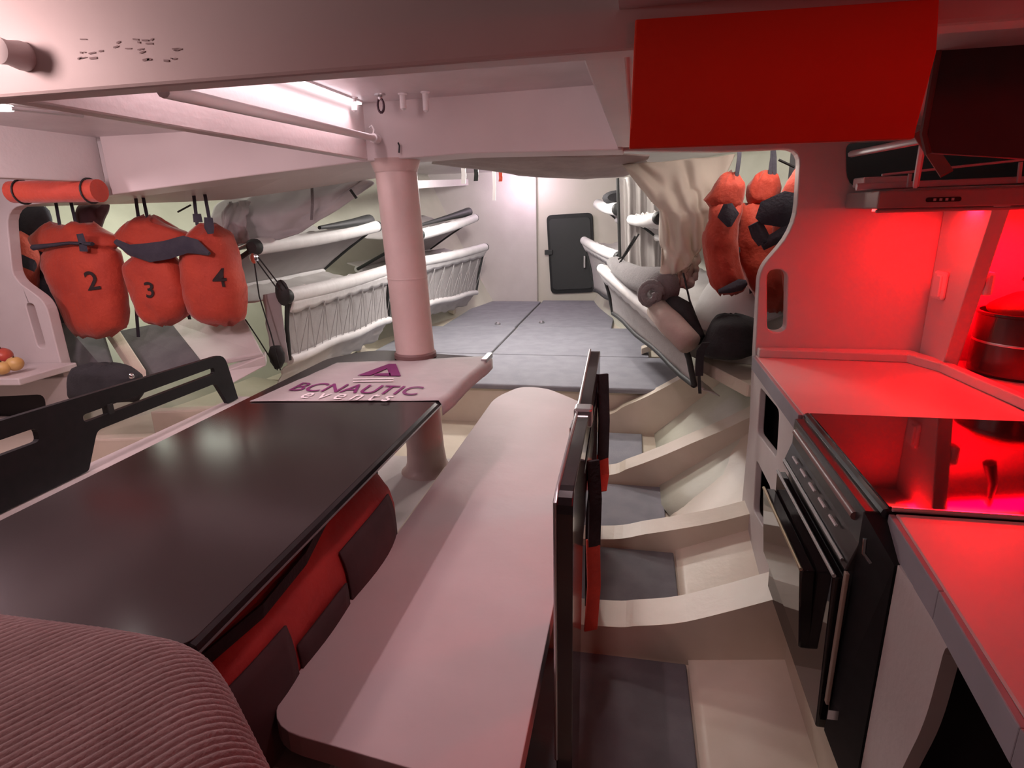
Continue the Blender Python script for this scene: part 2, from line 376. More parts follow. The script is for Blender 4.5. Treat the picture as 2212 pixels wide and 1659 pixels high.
# black watertight door in the bow bulkhead
D0 = [ay(*p, 7.66) for p in ((1190, 635), (1286, 631), (1280, 459), (1180, 465))]
t = thing('door_1', 'black watertight door in the bow bulkhead', 'door', (D0[0].x, 7.66, D0[0].z)); t['kind'] = 'structure'
bm = B(); solid(bm, rnd(D0, .07, 5), (0, .045, 0)); mk('door_panel', bm, CARBM, t, bevel=.012)
c0 = sum(D0, V())/4
bm = B(); solid(bm, rnd([c0+(p-c0)*.90+V((0, -.012, 0)) for p in D0], .06, 5), (0, .02, 0)); mk('door_gasket', bm, RUB, t, bevel=.008)
p = ay(1182, 545, 7.64); bm = B(); box(bm, p.x-.03, p.x+.07, 7.615, 7.65, p.z-.03, p.z+.03); mk('hinge', bm, RUB, t, bevel=.006)
p = ay(1263, 560, 7.64); bm = B(); tube(bm, [(p.x, 7.66, p.z+.04), (p.x, 7.60, p.z+.04), (p.x, 7.60, p.z-.10)], .014, 8); mk('door_handle', bm, STEEL, t, smooth=40)
# port side ledge beside the table
bm = B(); hexa(bm, [(-1.90, .8, .56), (-1.74, .8, .56), (-1.74, .8, .625), (-1.90, .8, .625)], [(-1.86, 2.40, .56), (-1.72, 2.40, .56), (-1.72, 2.40, .625), (-1.86, 2.40, .625)])
tag(struct('trim_14', bm, WHITE, 'pale ledge along the left edge of the table', bevel=.01), None, 'ledge')
bm = B(); box(bm, -1.79, -1.745, .8, 2.40, .0, .56)
tag(struct('trim_15', bm, WHITE, 'white panel under the ledge left of the table'), None, 'panel')
for i, (a, b) in enumerate((((395, 905), (440, 885)), ((250, 975), (300, 950)), ((520, 845), (560, 825)))):
    p = ax(*a, -1.98)
    bm = B(); hexa(bm, [(-1.88, p.y, .20), (-1.88, p.y+.07, .20), (-1.88, p.y+.07, .50), (-1.88, p.y, .50)], [(-2.62, p.y+.06, .22), (-2.62, p.y+.13, .22), (-2.62, p.y+.13, .42), (-2.62, p.y+.06, .42)])
    tag(struct(f'trim_{16+i}', bm, CREAM, ('cream rib behind the middle of the black seat back', 'cream rib behind the near part of the black seat back', 'cream rib behind the far end of the black seat back')[i], bevel=.01), None, 'rib')
# ================================================================== LARGE THINGS
# post
t = thing('support_post', 'round pinkish white post rising from the keel box through the table end to the beam', 'post', (-.95, 2.47, .265))
bm = B(); prof = []
pc0 = ay(912, 900, 2.47); pc1 = ay(853, 345, 2.47)
ax0 = (pc1-pc0)/(pc1.z-pc0.z)
def pc(z): return pc0+ax0*(z-pc0.z)
rings = []
for z, r in ((.265, .125), (.28, .105), (.31, .094), (.38, .088), (.52, .086), (.8, .086), (1.60, .086), (1.662, .086)):
    c = pc(z); rings.append([V((c.x+r*math.cos(a*math.pi/20), c.y+r*math.sin(a*math.pi/20), z)) for a in range(40)])
loft(bm, rings); mk('tube', bm, PAL, t, smooth=50)
c = pc(.845); bm = B(); loft(bm, [[V((c.x+r*math.cos(a*math.pi/20), c.y+r*math.sin(a*math.pi/20), z)) for a in range(40)] for r, z in ((.094, .822), (.094, .84), (.089, .848))]); mk('collar', bm, mat('collar_brown', (.16, .09, .085), .5), t, smooth=30)
c = pc(1.63); bm = B(); loft(bm, [[V((c.x+r*math.cos(a*math.pi/20), c.y+r*math.sin(a*math.pi/20), z)) for a in range(40)] for r, z in ((.088, 1.61), (.10, 1.645), (.105, 1.66))]); mk('head_flange', bm, PAL, t, smooth=40)
c = pc(1.18); bm = B()
for k in range(1): loft(bm, [[V((c.x+r*math.cos(a*math.pi/20), c.y+r*math.sin(a*math.pi/20), z)) for a in range(40)] for r, z in ((.0865, 1.172), (.0875, 1.176), (.0865, 1.18))])
mk('seam_ring', bm, PAL, t, smooth=40)

# table
TZ = .82
t = thing('table', 'long dark glossy table with a rounded far end around the post', 'table', (-1.0, 1.5, .265))
bm = B()
tp = rnd([V((-1.355, .64, TZ)), V((-.655, .64, TZ)), V((-.655, 2.50, TZ)), V((-1.22, 2.60, TZ)), V((-1.355, 2.40, TZ))], [.02, .03, .06, .12, .05], 5)
TBL = mat('dark_table_laminate', (.020, .014, .015), .17, (.024, .017, .018), 3, spec=.6)
solid(bm, [p-V((0, 0, .034)) for p in tp], (0, 0, .034)); mk('tabletop', bm, TBL, t, bevel=.004)
bm = B(); tube(bm, [(-.655, .65, TZ-.014), (-.655, 2.47, TZ-.014)], .013, 8); mk('edge_trim', bm, CARB, t, smooth=40)
for y in (.75, 1.95):
    bm = B(); box(bm, -1.04, -.98, y, y+.08, .265, TZ-.034); mk('leg', bm, CARBM, t, bevel=.008)
# banner sheet lying over the far end of the table
SH = mat('banner_cloth', (.46, .43, .43), .7, (.41, .385, .385), 6, .15, 30)
bt = thing('banner', 'white printed banner sheet covering the far end of the dark table', 'banner', (-.98, 1.9, TZ))
bm = B()
bl, br = az(540, 869, TZ), az(946, 867, TZ); fl_, fr_ = az(728, 786, TZ), az(1056, 771, TZ)
def shf(u, v):
    p = bl.lerp(br, u).lerp(fl_.lerp(fr_, u), v) if u <= 1 else None
    return V((p.x, p.y, TZ+.0035+.0022*nz((p.x*3, p.y*9, 0), 1.5)))
def sheet_fn(u, v):
    if u < .93:
        return shf(u/.93, v)
    p = shf(1, v); k = (u-.93)/.07
    return V((p.x+.014+.004*math.sin(v*9), p.y, p.z-.055*k)) if k > .2 else V((p.x+.012*k/.2, p.y, p.z))
grid(bm, sheet_fn, 60, 16); mk('cloth', bm, SH, bt, smooth=180, solid=.002)
def text(body, m, name, parent, org, xdir, ydir, width, height, zoff=.0085, shear=0, bold=.0, th=.0008):
    cu = bpy.data.curves.new(name, 'FONT'); cu.body = body; cu.size = 1; cu.shear = shear; cu.offset = bold; cu.extrude = 0; cu.resolution_u = 6
    o = bpy.data.objects.new(name, cu); COL.objects.link(o)
    bpy.context.view_layer.update()
    dg = bpy.context.evaluated_depsgraph_get(); me = bpy.data.meshes.new_from_object(o.evaluated_get(dg)); bpy.data.objects.remove(o)
    co = np.array([v.co[:] for v in me.vertices]); mn, mx = co.min(0), co.max(0)
    xd, yd = V(xdir).normalized(), V(ydir).normalized(); n = xd.cross(yd)
    for v in me.vertices:
        a = (v.co.x-mn[0])/(mx[0]-mn[0])*width; b = (v.co.y-mn[1])/(mx[1]-mn[1])*height
        v.co = V(org)+xd*a+yd*b+n*zoff
    me.materials.append(m); o = bpy.data.objects.new(name, me); COL.objects.link(o)
    if parent is not None: o.parent = parent; o.matrix_parent_inverse = Matrix.Translation(-parent_origin(parent))
    return o
a, b2, c = az(622, 848, TZ), az(922, 845, TZ), az(640, 832, TZ)
text('BCNAUTIC', PUR, 'lettering', bt, a, (1, 0, 0), (0, 1, 0), (b2.x-a.x)*.97, az(700, 832, TZ).y-a.y, shear=.0, bold=.006)
a, b2 = az(645, 864, TZ), az(850, 862, TZ)
text('e v e n t s', WINK, 'lettering', bt, a, (1, 0, 0), (0, 1, 0), b2.x-a.x, az(700, 852, TZ).y-a.y, shear=.1, bold=.004)
def flat_poly(name, pts, m, parent, z):
    bm = B(); solid(bm, [az(px, py, z) for px, py in pts], (0, 0, .0008)); return mk(name, bm, m, parent)
LZ = TZ+.0085
flat_poly('logo', [(772, 811), (840, 786), (855, 786), (866, 812), (842, 812), (836, 796), (800, 811)], PUR, bt, LZ)
flat_poly('logo', [(806, 811), (812, 807), (843, 806), (844, 812)], PUR, bt, LZ)
for y_ in (818, 823): flat_poly('logo_bar', [(762, y_+2), (763, y_), (850, y_-1), (850, y_+1)], WINK, bt, LZ)
# black buckle at the far corner of the sheet
p = az(1052, 775, TZ-.01); bm = B(); hexa(bm, [(p.x-.005, p.y-.09, TZ-.01), (p.x+.02, p.y-.09, TZ-.01), (p.x+.02, p.y-.09, TZ+.012), (p.x-.005, p.y-.09, TZ+.012)], [(p.x-.005, p.y+.03, TZ-.01), (p.x+.02, p.y+.03, TZ-.01), (p.x+.02, p.y+.03, TZ+.012), (p.x-.005, p.y+.03, TZ+.012)])
tag(mk('edge_clip', bm, STEEL, bevel=.003), 'small metal clip on the far right corner of the table', 'clip')

# bench in the middle
BZ = .50
t = thing('bench', 'long pinkish padded bench in the middle of the cabin', 'bench', (-.42, 1.9, 0))
bm = B()
b0 = az(1085, 833, BZ); ol = [V((-.685, .80, BZ)), V((-.17, .74, BZ)), V((-.17, 2.80, BZ)), V((-.45, 3.10, BZ)), V((-.60, 3.12, BZ)), V((-.70, 2.9, BZ))]
solid(bm, [p-V((0, 0, .05)) for p in rnd(ol, [.09, .05, .25, .2, .1, .1], 6)], (0, 0, .05))
mk('seat', bm, SEATM, t, bevel=.014)
bm = B(); box(bm, -.62, -.22, .95, 2.75, .40, .45); mk('seat_frame', bm, CREAM, t, bevel=.006)
for y in (1.0, 2.6):
    bm = B(); box(bm, -.60, -.24, y, y+.04, .0, .40); mk('leg', bm, CREAM, t, bevel=.006)

# slotted black back boards
def back_board(name, label, x, th, prof, slots, extra=None, m=CARB):
    """prof, slots: outlines in (y, z)"""
    t = thing(name, label, 'backrest', (x, prof[0][0], min(p[1] for p in prof)))
    bm = B(); solid(bm, [V((x, a, b)) for a, b in prof], (th, 0, 0), [[V((x, a, b)) for a, b in s] for s in slots]); mk('board', bm, m, t, bevel=.004)
    return t
def rslot(y0, y1, z0, z1, r=.012, dz=0):
    return [(p.x, p.y) for p in rnd([(y0, z0, 0), (y1, z0+dz, 0), (y1, z1+dz, 0), (y0, z1, 0)], r, 3)]
lb = back_board('seat_back', 'black slotted seat back standing on the ledge left of the table', -1.825, .02,
    [(p.x, p.y) for p in rnd([V((1.02, .63, 0)), V((1.535, .63, 0)), V((1.60, .752, 0)), V((2.215, .742, 0)), V((2.27, .63, 0)), V((2.345, .63, 0)), V((2.30, .856, 0)), V((1.02, .905, 0))], [0, .01, .02, .02, 0, 0, .05, .02], 4)],
    [rslot(1.56, 2.22, .795, .822, .012, -.008), rslot(1.05, 1.40, .80, .845, .015, -.008)], m=CARBM)
p = ax(240, 883, -1.80); bm = B(); box(bm, -1.83, -1.80, p.y-.008, p.y+.012, .79, .826); mk('slot_tie', bm, RUB, lb)
rb = back_board('seat_back', 'black glossy slotted back board along the right side of the bench', -.132, .034,
    [(p.x, p.y) for p in rnd([V((1.0, .03, 0)), V((1.16, .03, 0)), V((1.24, .70, 0)), V((1.76, .83, 0)), V((1.78, .03, 0)), V((1.88, .03, 0)), V((1.88, 1.012, 0)), V((1.44, .955, 0)), V((1.0, .935, 0))], [0, 0, .03, .03, 0, 0, .03, .0, .04], 4)],
    [rslot(1.28, 1.80, .845, .885, .014, .055)])
bm = B(); tube(bm, [(-.132, 1.0, .3), (-.132, 1.0, .92), (-.130, 1.03, .937), (-.130, 1.44, .957), (-.130, 1.86, 1.013)], .004, 8); mk('top_edge', bm, STEEL, rb, smooth=40)
bm = B(); box(bm, -.138, -.092, 1.41, 1.46, .915, .965); mk('bracket', bm, STEEL, rb, bevel=.006)
bm = B(); box(bm, -.140, -.130, 1.33, 1.39, .89, .945); mk('bracket', bm, CHR, rb, bevel=.003)
# tether straps on that board
for (y_, w_, zs, lab) in ((1.78, .12, (.955, .80, .66, .56), 'black tether strap with an orange end on the far end of the back board'), (1.36, .11, (.85, .74, .60, .36), 'black tether strap with a long orange end on the middle of the back board')):
    P = [V((-.085, y_, zs[0])), V((-.078, y_+.01, zs[1])), V((-.080, y_+.02, zs[2])), V((-.084, y_-.01, zs[3]))]
    t = thing('tether_strap', lab, 'strap', P[0], 'tether straps on the bench back board')
    bm = B(); ribbon(bm, P[:3], (1, .5, 0), w_*.30, .008); mk('webbing', bm, BLACK, t)
    bm = B(); ribbon(bm, [P[2]+V((-.003, 0, .02)), P[2].lerp(P[3], .5)+V((.004, .01, 0)), P[3]], (1, .45, 0), w_*.34, .008); mk('orange_end', bm, ORG, t, bevel=.002)

# ribbed cushion at the near left corner
t = thing('ribbed_seat', 'ribbed grey brown knitted seat cushion in the near left corner against the table end', 'cushion', (-.9, .4, 0))
RIB = mat('ribbed_knit', (.20, .145, .145), .95, (.17, .12, .12), 12, .3, 160, sheen=.1)
rd = V((.50, .866, 0)).normalized(); rn = V((rd.y, -rd.x, 0)); CT = .853; PER = .0125
bpl = [V((-2.0, .655, 0)), V((-.76, .662, 0)), V((-.64, .655, 0)), V((-.575, .615, 0)), V((-.40, .475, 0)), V((-.25, .36, 0)), V((-.05, .2, 0))]
def edge_u(v):
    best = None
    for a, b in zip(bpl, bpl[1:]):
        va, vb = a.dot(rn), b.dot(rn)
        if (va-v)*(vb-v) <= 0 and va != vb:
            k = (v-va)/(vb-va); best = a.lerp(b, k).dot(rd)
    return best
ev = {}
def edge_s(v):
    k = round(v, 5)
    if k not in ev:
        s_ = [edge_u(v+d*.012) for d in (-3, -2, -1, 0, 1, 2, 3)]; s_ = [q for q in s_ if q is not None]; ev[k] = sum(s_)/len(s_)
    return ev[k]
V0, V1 = -1.42, -.34; NV = int((V1-V0)/PER*8); NU = 46; R_ = .085
bm = B()
def cush(i, j):
    v = V0+(V1-V0)*i/NV; e = edge_s(v); L = .62; tot = L+R_*math.pi/2+.16; s_ = tot*(j/NU)
    if j/NU > .5: pass
    h = abs(math.sin(math.pi*(v-V0)/PER))**.55*.0066
    if s_ < L:
        p = rn*v+rd*(e-R_-L+s_); n = V((0, 0, 1)); z = CT
    elif s_ < L+R_*math.pi/2:
        a = (s_-L)/R_; p = rn*v+rd*(e-R_+R_*math.sin(a)); n = V((0, 0, math.cos(a)))+rd*math.sin(a); z = CT-R_*(1-math.cos(a))
    else:
        r_ = s_-L-R_*math.pi/2; p = rn*v+rd*e; n = rd; z = CT-R_-r_
    return V((p.x, p.y, z))+n*h
g = [[bm.verts.new(cush(i, j)) for j in range(NU+1)] for i in range(NV+1)]
for i in range(NV):
    for j in range(NU): bm.faces.new((g[i][j], g[i+1][j], g[i+1][j+1], g[i][j+1]))
mk('knit_cover', bm, RIB, t, smooth=180)
bm = B(); ol = [V((-1.7, .05, .02)), V((-.30, .05, .02)), V((-.42, .42, .02)), V((-.64, .60, .02)), V((-1.7, .61, .02))]
solid(bm, rnd(ol, .05, 4), (0, 0, .70)); mk('seat_base', bm, DARK, t, bevel=.01)

# red bag under the table
t = thing('duffel_bag', 'red and black duffel bag stowed under the table beside the bench', 'bag', (-.8, 1.1, .27))
bm = B()
rings = []
for k in range(15):
    s = k/14; y = .66+1.0*s; r = .21*(1-abs(2*s-1)**5*.35)
    rings.append([V((-.90+r*1.0*math.copysign(abs(math.cos(a))**.7, math.cos(a))+.012*nz((a, y*6, 1), 2), y, .50+r*1.05*math.copysign(abs(math.sin(a))**.7, math.sin(a))+.012*nz((a*2, y*5, 4), 2))) for a in [2*math.pi*q/28 for q in range(28)]])
loft(bm, rings); mk('body', bm, REDF, t, smooth=60)
DP = mat('dark_pocket', (.045, .02, .022), .85, (.06, .025, .028), 9)
def on_bag(a, y, off):
    s_ = (y-.66)/1.0; r = .21*(1-abs(2*s_-1)**5*.35)+off
    return V((-.90+r*math.copysign(abs(math.cos(a))**.7, math.cos(a)), y, .50+r*1.05*math.copysign(abs(math.sin(a))**.7, math.sin(a))))
for (y0, y1, a0, a1) in ((1.19, 1.53, -1.0, .50), (.95, 1.175, -1.0, .15), (.72, .935, -1.0, .42)):
    bm = B(); grid(bm, lambda u, v: on_bag(a0+(a1-a0)*v, y0+(y1-y0)*u, .008+.012*math.sin(u*math.pi)*math.sin(v*math.pi)), 8, 10); mk('pocket', bm, DP, t, smooth=180, solid=.006)
bm = B(); ribbon(bm, [on_bag(.9, .72, .01), on_bag(.75, .9, .02), on_bag(.8, 1.08, .015), on_bag(1.0, 1.25, .006)], (0, .2, 1), .03, .006); mk('strap', bm, BLACK, t)
# ================================================================== GALLEY ON THE RIGHT
CT_Z = .85
def worktop(label, pts, fascia):
    t = thing('worktop', label, 'worktop', (pts[0][0], pts[0][1], CT_Z-.05))
    bm = B(); solid(bm, [V((a, b, CT_Z-.05)) for a, b in pts], (0, 0, .05)); mk('slab', bm, WTOP, t, bevel=.004)
    bm = B()
    for (a, b), (c, d) in zip(fascia, fascia[1:]):
        hexa(bm, [(a-.012, b, CT_Z-.058), (a, b, CT_Z-.058), (a, b, CT_Z-.002), (a-.012, b, CT_Z-.002)], [(c-.012, d, CT_Z-.058), (c, d, CT_Z-.058), (c, d, CT_Z-.002), (c-.012, d, CT_Z-.002)])
    mk('edge_trim', bm, GREYP, t, bevel=.002)
WTOP = mat('worktop_laminate', (.60, .46, .46), .4, (.55, .42, .42), 4)
worktop('far galley worktop between the bulkhead and the cooktop', [(.50, 2.515), (1.10, 2.515), (1.13, 1.78), (.50, 1.78)], [(.50, 2.515), (.50, 1.78)])
worktop('near galley worktop on the camera side of the cooktop', [(.525, 1.185), (1.30, 1.19), (1.30, .1), (.50, .1), (.475, .66)], [(.525, 1.185), (.505, .93), (.475, .66), (.50, .1)])
# raised fiddle along the back of the worktop
bm = B(); fp = [V((.505, 2.475, 0)), V((1.03, 2.44, 0)), V((1.085, 2.31, 0)), V((1.125, 1.88, 0)), V((1.165, 1.55, 0)), V((1.19, 1.1, 0))]
fb = [V((.505, 2.515, 0)), V((1.065, 2.515, 0)), V((1.125, 2.32, 0)), V((1.16, 1.88, 0)), V((1.20, 1.55, 0)), V((1.225, 1.1, 0))]
solid(bm, [p+V((0, 0, CT_Z)) for p in fp+fb[::-1]], (0, 0, .034))
tag(mk('worktop_fiddle', bm, WHITE, bevel=.005), 'low white raised fiddle along the back of the galley worktop', 'fiddle')
# outboard panel and cubby
bm = B(); lp2 = [V((1.10, 2.515, .85)), V((1.10, 2.335, .85)), V((1.10, 2.20, 1.43)), V((1.10, 2.515, 1.43))]
solid(bm, lp2, (.05, 0, 0)); wg = tag(struct('trim_19', bm, WHITE, 'leaning white side panel between the galley bulkhead and the pots', bevel=.004), None, 'panel')
bm = B(); box(bm, 1.10, 2.0, .3, 2.515, .80, .846)
tag(struct('trim_20', bm, WHITE, 'shelf under the pots outboard of the worktop'), None, 'shelf')
bm = B(); box(bm, 1.85, 1.9, .3, 2.515, .84, 1.7)
tag(struct('trim_21', bm, WHITE, 'outboard wall behind the pots'), None, 'panel')
t = thing('light_switch', 'small white rocker switch on the leaning side panel', 'switch', (1.10, 2.43, 1.10))
bm = B(); box(bm, 1.082, 1.10, 2.39, 2.47, 1.095, 1.195); mk('plate', bm, PLA, t, bevel=.008)
bm = B(); box(bm, 1.074, 1.084, 2.395, 2.43, 1.105, 1.185); mk('rocker', bm, PLA, t, bevel=.006)
# small red lit lamp boss and hooks beside the panel
bm = B(); box(bm, 1.15, 1.18, 2.26, 2.31, 1.13, 1.21); tag(mk('socket_box', bm, PLA, bevel=.01), 'small white socket box behind the edge of the side panel', 'socket')
for k, (yy, zz) in enumerate(((2.24, 1.385), (2.26, 1.335))):
    bm = B(); pts = [V((1.30+.012*math.cos(a), yy, zz+.012*math.sin(a))) for a in [q*math.pi/6 for q in range(10)]]; tube(bm, [V((1.30, yy+.05, zz+.02))]+pts, .004, 6)
    tag(mk('cup_hook', bm, CHR, smooth=60), ('upper', 'lower')[k]+' chrome cup hook beside the pots under the hood bar', 'hook')
bm = B(); tube(bm, [(1.31, 2.27, 1.36), (1.30, 2.26, 1.26), (1.27, 2.25, 1.18)], [.006, .016, .022], 8)
tag(mk('ladle', bm, CARBM, smooth=60), 'dark utensil hanging from the cup hook beside the pots', 'utensil')
# pots
def pot(label, x, y, r, h, lid, hot):
    t = thing('cooking_pot', label, 'pot', (x, y, .846))
    PT = mat('dark_steel_pot', (.10, .06, .06), .25, metallic=.8)
    bm = B(); lathe(bm, (x, y, .846), [(r*.92, 0), (r, .012), (r, h), (r*1.04, h+.004), (r*1.04, h+.012), (r*.96, h+.012), (r*.95, .03)], 36); mk('body', bm, PT, t, smooth=40)
    if lid:
        bm = B(); lathe(bm, (x, y, .846+h+.012), [(r*1.03, 0), (r*.8, .018), (r*.2, .03), (.02, .03)], 36); l = mk('lid', bm, PT, t, smooth=40)
        bm = B(); lathe(bm, (x, y, .846+h+.042), [(.008, -.004), (.008, .012), (.02, .018), (.018, .03), (.004, .032)], 16); mk('knob', bm, RUB, l, smooth=40)
    for s in (-1, 1):
        bm = B(); tube(bm, [(x-.045, y+s*r*.98, .846+h*.72), (x-.04, y+s*(r+.035), .846+h*.74), (x+.04, y+s*(r+.035), .846+h*.74), (x+.045, y+s*r*.98, .846+h*.72)], .007, 8); mk('handle', bm, RUB, t, smooth=50)
    bm = B(); lathe(bm, (x, y, .846+h*.55), [(r*1.004, 0), (r*1.008, .004), (r*1.004, .008)], 36); mk('rim_line', bm, STEEL, t, smooth=50)
pot('large dark cooking pot standing behind the worktop fiddle', 1.345, 2.335, .15, .21, False, 0)
pot('dark lidded pot at the right edge beside the large pot', 1.62, 1.95, .12, .15, True, 0)
bm = B(); rings = []
for k in range(9):
    s = k/8; r = .06+.05*math.sin(s*math.pi); rings.append([V((1.36+r*math.cos(a)*1.3+.02*nz((a, s, 3), 2), 2.33+r*math.sin(a), 1.03+.10*s)) for a in [q*math.pi/8 for q in range(16)]])
loft(bm, rings); tag(mk('dish_cloth', bm, REDF, smooth=180), 'crumpled red cloth bundle stuffed in the large pot', 'cloth')
bm = B(); rings = []
for k in range(9):
    s = k/8; r = .002+.085*math.sin(min(1, s*1.15)*math.pi*.55); rings.append([V((1.27+r*math.cos(a)*1.4, 1.93+r*1.2*math.sin(a), .93-.084*s+.008*nz((a, s, 7), 3))) for a in [q*math.pi/8 for q in range(16)]])
loft(bm, rings); tag(mk('oven_glove', bm, mat('oven_glove_red', (.6, .05, .04), .85, bump=.3), smooth=180), 'red crumpled oven glove lying beside the pots', 'glove')
# hood bar with the red lamp under it
t = thing('hood_bar', 'grey lamp bar with a small vent slot above the galley worktop', 'lamp', (.76, 2.3, 1.42))
bm = B(); box(bm, .765, 1.75, 2.20, 2.515, 1.420, 1.476); box(bm, .765, 1.75, 2.20, 2.215, 1.408, 1.42); mk('housing', bm, mat('hood_grey', (.30, .25, .24), .5, (.26, .215, .21), 5), t, bevel=.006)
bm = B(); solid(bm, rnd([V((.905, 2.198, 1.438)), V((1.005, 2.198, 1.438)), V((1.005, 2.198, 1.452)), V((.905, 2.198, 1.452))], .007, 3), (0, .004, 0)); vent = mk('vent', bm, CARBM, t)
for k in range(4):
    bm = B(); box(bm, .925+.017*k, .933+.017*k, 2.195, 2.199, 1.441, 1.449); mk('vent_hole', bm, STEEL, vent)
bm = B(); box(bm, .80, 1.45, 2.26, 2.34, 1.411, 1.4205); mk('red_diffuser', bm, LEDR, t)
# overhead shelf: dark compartment, rack, box
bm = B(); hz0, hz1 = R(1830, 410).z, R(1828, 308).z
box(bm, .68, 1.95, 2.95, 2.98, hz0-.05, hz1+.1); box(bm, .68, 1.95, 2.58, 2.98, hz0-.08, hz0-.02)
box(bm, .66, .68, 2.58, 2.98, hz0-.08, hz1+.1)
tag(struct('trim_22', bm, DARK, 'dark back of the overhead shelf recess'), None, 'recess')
t = thing('wire_rack', 'white wire rack hung in front of the overhead shelf', 'rack', ay(1860, 405, 2.30))
RK = mat('rack_white', (.55, .50, .52), .4)
def wire(pts, r, y=2.3):
    bm = B(); tube(bm, [ay(a, b, c if c else y) for a, b, c in pts], r, 6); return bm
mk('shelf_rod', wire([(1850, 404, 2.3), (2212, 389, 2.3), (2300, 385, 2.3)], .012), RK, t, smooth=60)
mk('top_wire', wire([(1905, 378, 2.25), (2212, 345, 2.25), (2300, 335, 2.25)], .004), RK, t, smooth=60)
mk('arm', wire([(1838, 333, 2.4), (1995, 302, 1.95)], .011), RK, t, smooth=60)
mk('upright', wire([(1994, 305, 2.0), (1978, 402, 2.2)], .009), RK, t, smooth=60)
mk('upright', wire([(1966, 375, 2.25), (1962, 405, 2.25)], .006), RK, t, smooth=60)
mk('upright', wire([(2205, 350, 2.25), (2200, 395, 2.25)], .006), RK, t, smooth=60)
a0, a1 = ay(1857, 405, 2.42), ay(1960, 380, 2.42)
bm = B(); box(bm, a0.x, a1.x, 2.39, 2.50, a0.z, a1.z); tag(mk('storage_box', bm, PLA, bevel=.005), 'small white box lying on the wire rack', 'box')
a0, a1 = ay(1985, 285, 1.9), ay(2045, 375, 1.75)
bm = B(); ribbon(bm, [a0, a0.lerp(a1, .4), a1], (1, 0, .6), .03, .006); tag(mk('brown_strap', bm, mat('brown_web', (.20, .07, .06), .8)), 'short brown strap hanging beside the dark overhead door', 'strap')
# dark overhead door hanging at the top right
q = [ay(*p, 1.30) for p in ((2034, 97), (2330, 92), (2330, 350), (2005, 330), (2000, 290))]
t = thing('overhead_door', 'dark overhead locker door hanging at the top right', 'locker door', q[4])
bm = B(); solid(bm, rnd(q, .01, 2), (0, .02, 0)); mk('door_panel', bm, mat('dark_door', (.035, .024, .028), .6, (.042, .028, .033), 4), t, bevel=.004)
bm = B(); tube(bm, [q[0]+V((-.004, 0, 0)), q[4]+V((-.004, 0, 0)), q[3]+V((0, 0, -.002))], .006, 6); mk('edge_trim', bm, mat('brown_edge', (.14, .05, .045), .7), t, smooth=40)
# orange panel on the near beam
q = [ay(*p, .895) for p in ((1372, 42), (2030, -3), (2024, 110), (1974, 300), (1359, 322))]
t = thing('hanging_board', 'large flat orange red board hanging from the near cross beam', 'board', q[4])
bm = B(); solid(bm, q, (0, .008, 0)); mk('board', bm, ORGB, t, bevel=.002)
qq = [ay(*p, .893) for p in ((1362, 278), (1980, 262), (1975, 298), (1360, 320))]
bm = B(); solid(bm, qq, (0, .002, 0)); mk('hem', bm, ORGB, t)

# cabinets under the worktop
def cab(name, label, prof, holes, depth, y0, y1, z0, z1):
    t = thing(name, label, 'cabinet', (.5, y0, z0))
    bm = B(); solid(bm, [V((.50, a, b)) for a, b in prof], (.025, 0, 0), [[V((.50, a, b)) for a, b in h] for h in holes]); mk('front', bm, WHITE, t, bevel=.004)
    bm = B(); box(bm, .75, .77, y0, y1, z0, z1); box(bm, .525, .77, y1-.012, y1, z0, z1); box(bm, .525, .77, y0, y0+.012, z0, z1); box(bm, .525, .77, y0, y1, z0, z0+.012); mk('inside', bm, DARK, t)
    return t
def pv(l): return [(ax(a, b, .5).y, ax(a, b, .5).z) for a, b in l]
def rv(l, r): return [(p.x, p.y) for p in rnd([V((a, b, 0)) for a, b in l], r, 4)]
h1 = rv(pv([(1642, 836), (1683, 886), (1677, 990), (1635, 934)]), .03)
h2 = rv(pv([(1633, 992), (1665, 1056), (1661, 1160), (1627, 1103)]), .03)
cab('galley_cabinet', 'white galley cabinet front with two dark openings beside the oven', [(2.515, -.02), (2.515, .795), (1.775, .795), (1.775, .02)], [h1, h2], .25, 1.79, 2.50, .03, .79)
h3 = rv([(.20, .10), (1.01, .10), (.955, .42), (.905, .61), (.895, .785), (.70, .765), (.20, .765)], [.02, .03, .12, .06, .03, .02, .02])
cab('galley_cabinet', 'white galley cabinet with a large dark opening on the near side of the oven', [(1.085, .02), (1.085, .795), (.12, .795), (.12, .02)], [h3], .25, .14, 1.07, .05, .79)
# oven
t = thing('oven', 'black galley oven with a glass cooktop set into the worktop', 'oven', (.75, 1.48, .33))
bm = B(); box(bm, .475, 1.05, 1.20, 1.765, .25, .842); mk('body', bm, OVEN, t, bevel=.004)
bm = B(); box(bm, .515, 1.13, 1.195, 1.772, .842, .858); mk('cooktop', bm, GLASS, t, bevel=.003)
bm = B(); tube(bm, [(.512, 1.19, .846), (.512, 1.775, .846)], .011, 8); mk('front_trim', bm, CARB, t, smooth=40)
bm = B(); box(bm, .52, .90, 1.191, 1.196, .850, .860); mk('edge_strip', bm, CHR, t)
bm = B(); hexa(bm, [(.475, 1.20, .70), (.455, 1.20, .70), (.497, 1.20, .838), (.51, 1.20, .838)], [(.475, 1.765, .70), (.455, 1.765, .70), (.497, 1.765, .838), (.51, 1.765, .838)]); cp = mk('control_panel', bm, OVEN, t, bevel=.003)
for k in range(5):
    y = 1.30+.085*k; bm = B(); hexa(bm, [(.4655, y, .7535), (.464, y, .7485), (.4595, y, .7495), (.461, y, .7545)], [(.4655, y+.05, .7535), (.464, y+.05, .7485), (.4595, y+.05, .7495), (.461, y+.05, .7545)]); mk('control_mark', bm, PLA, cp)
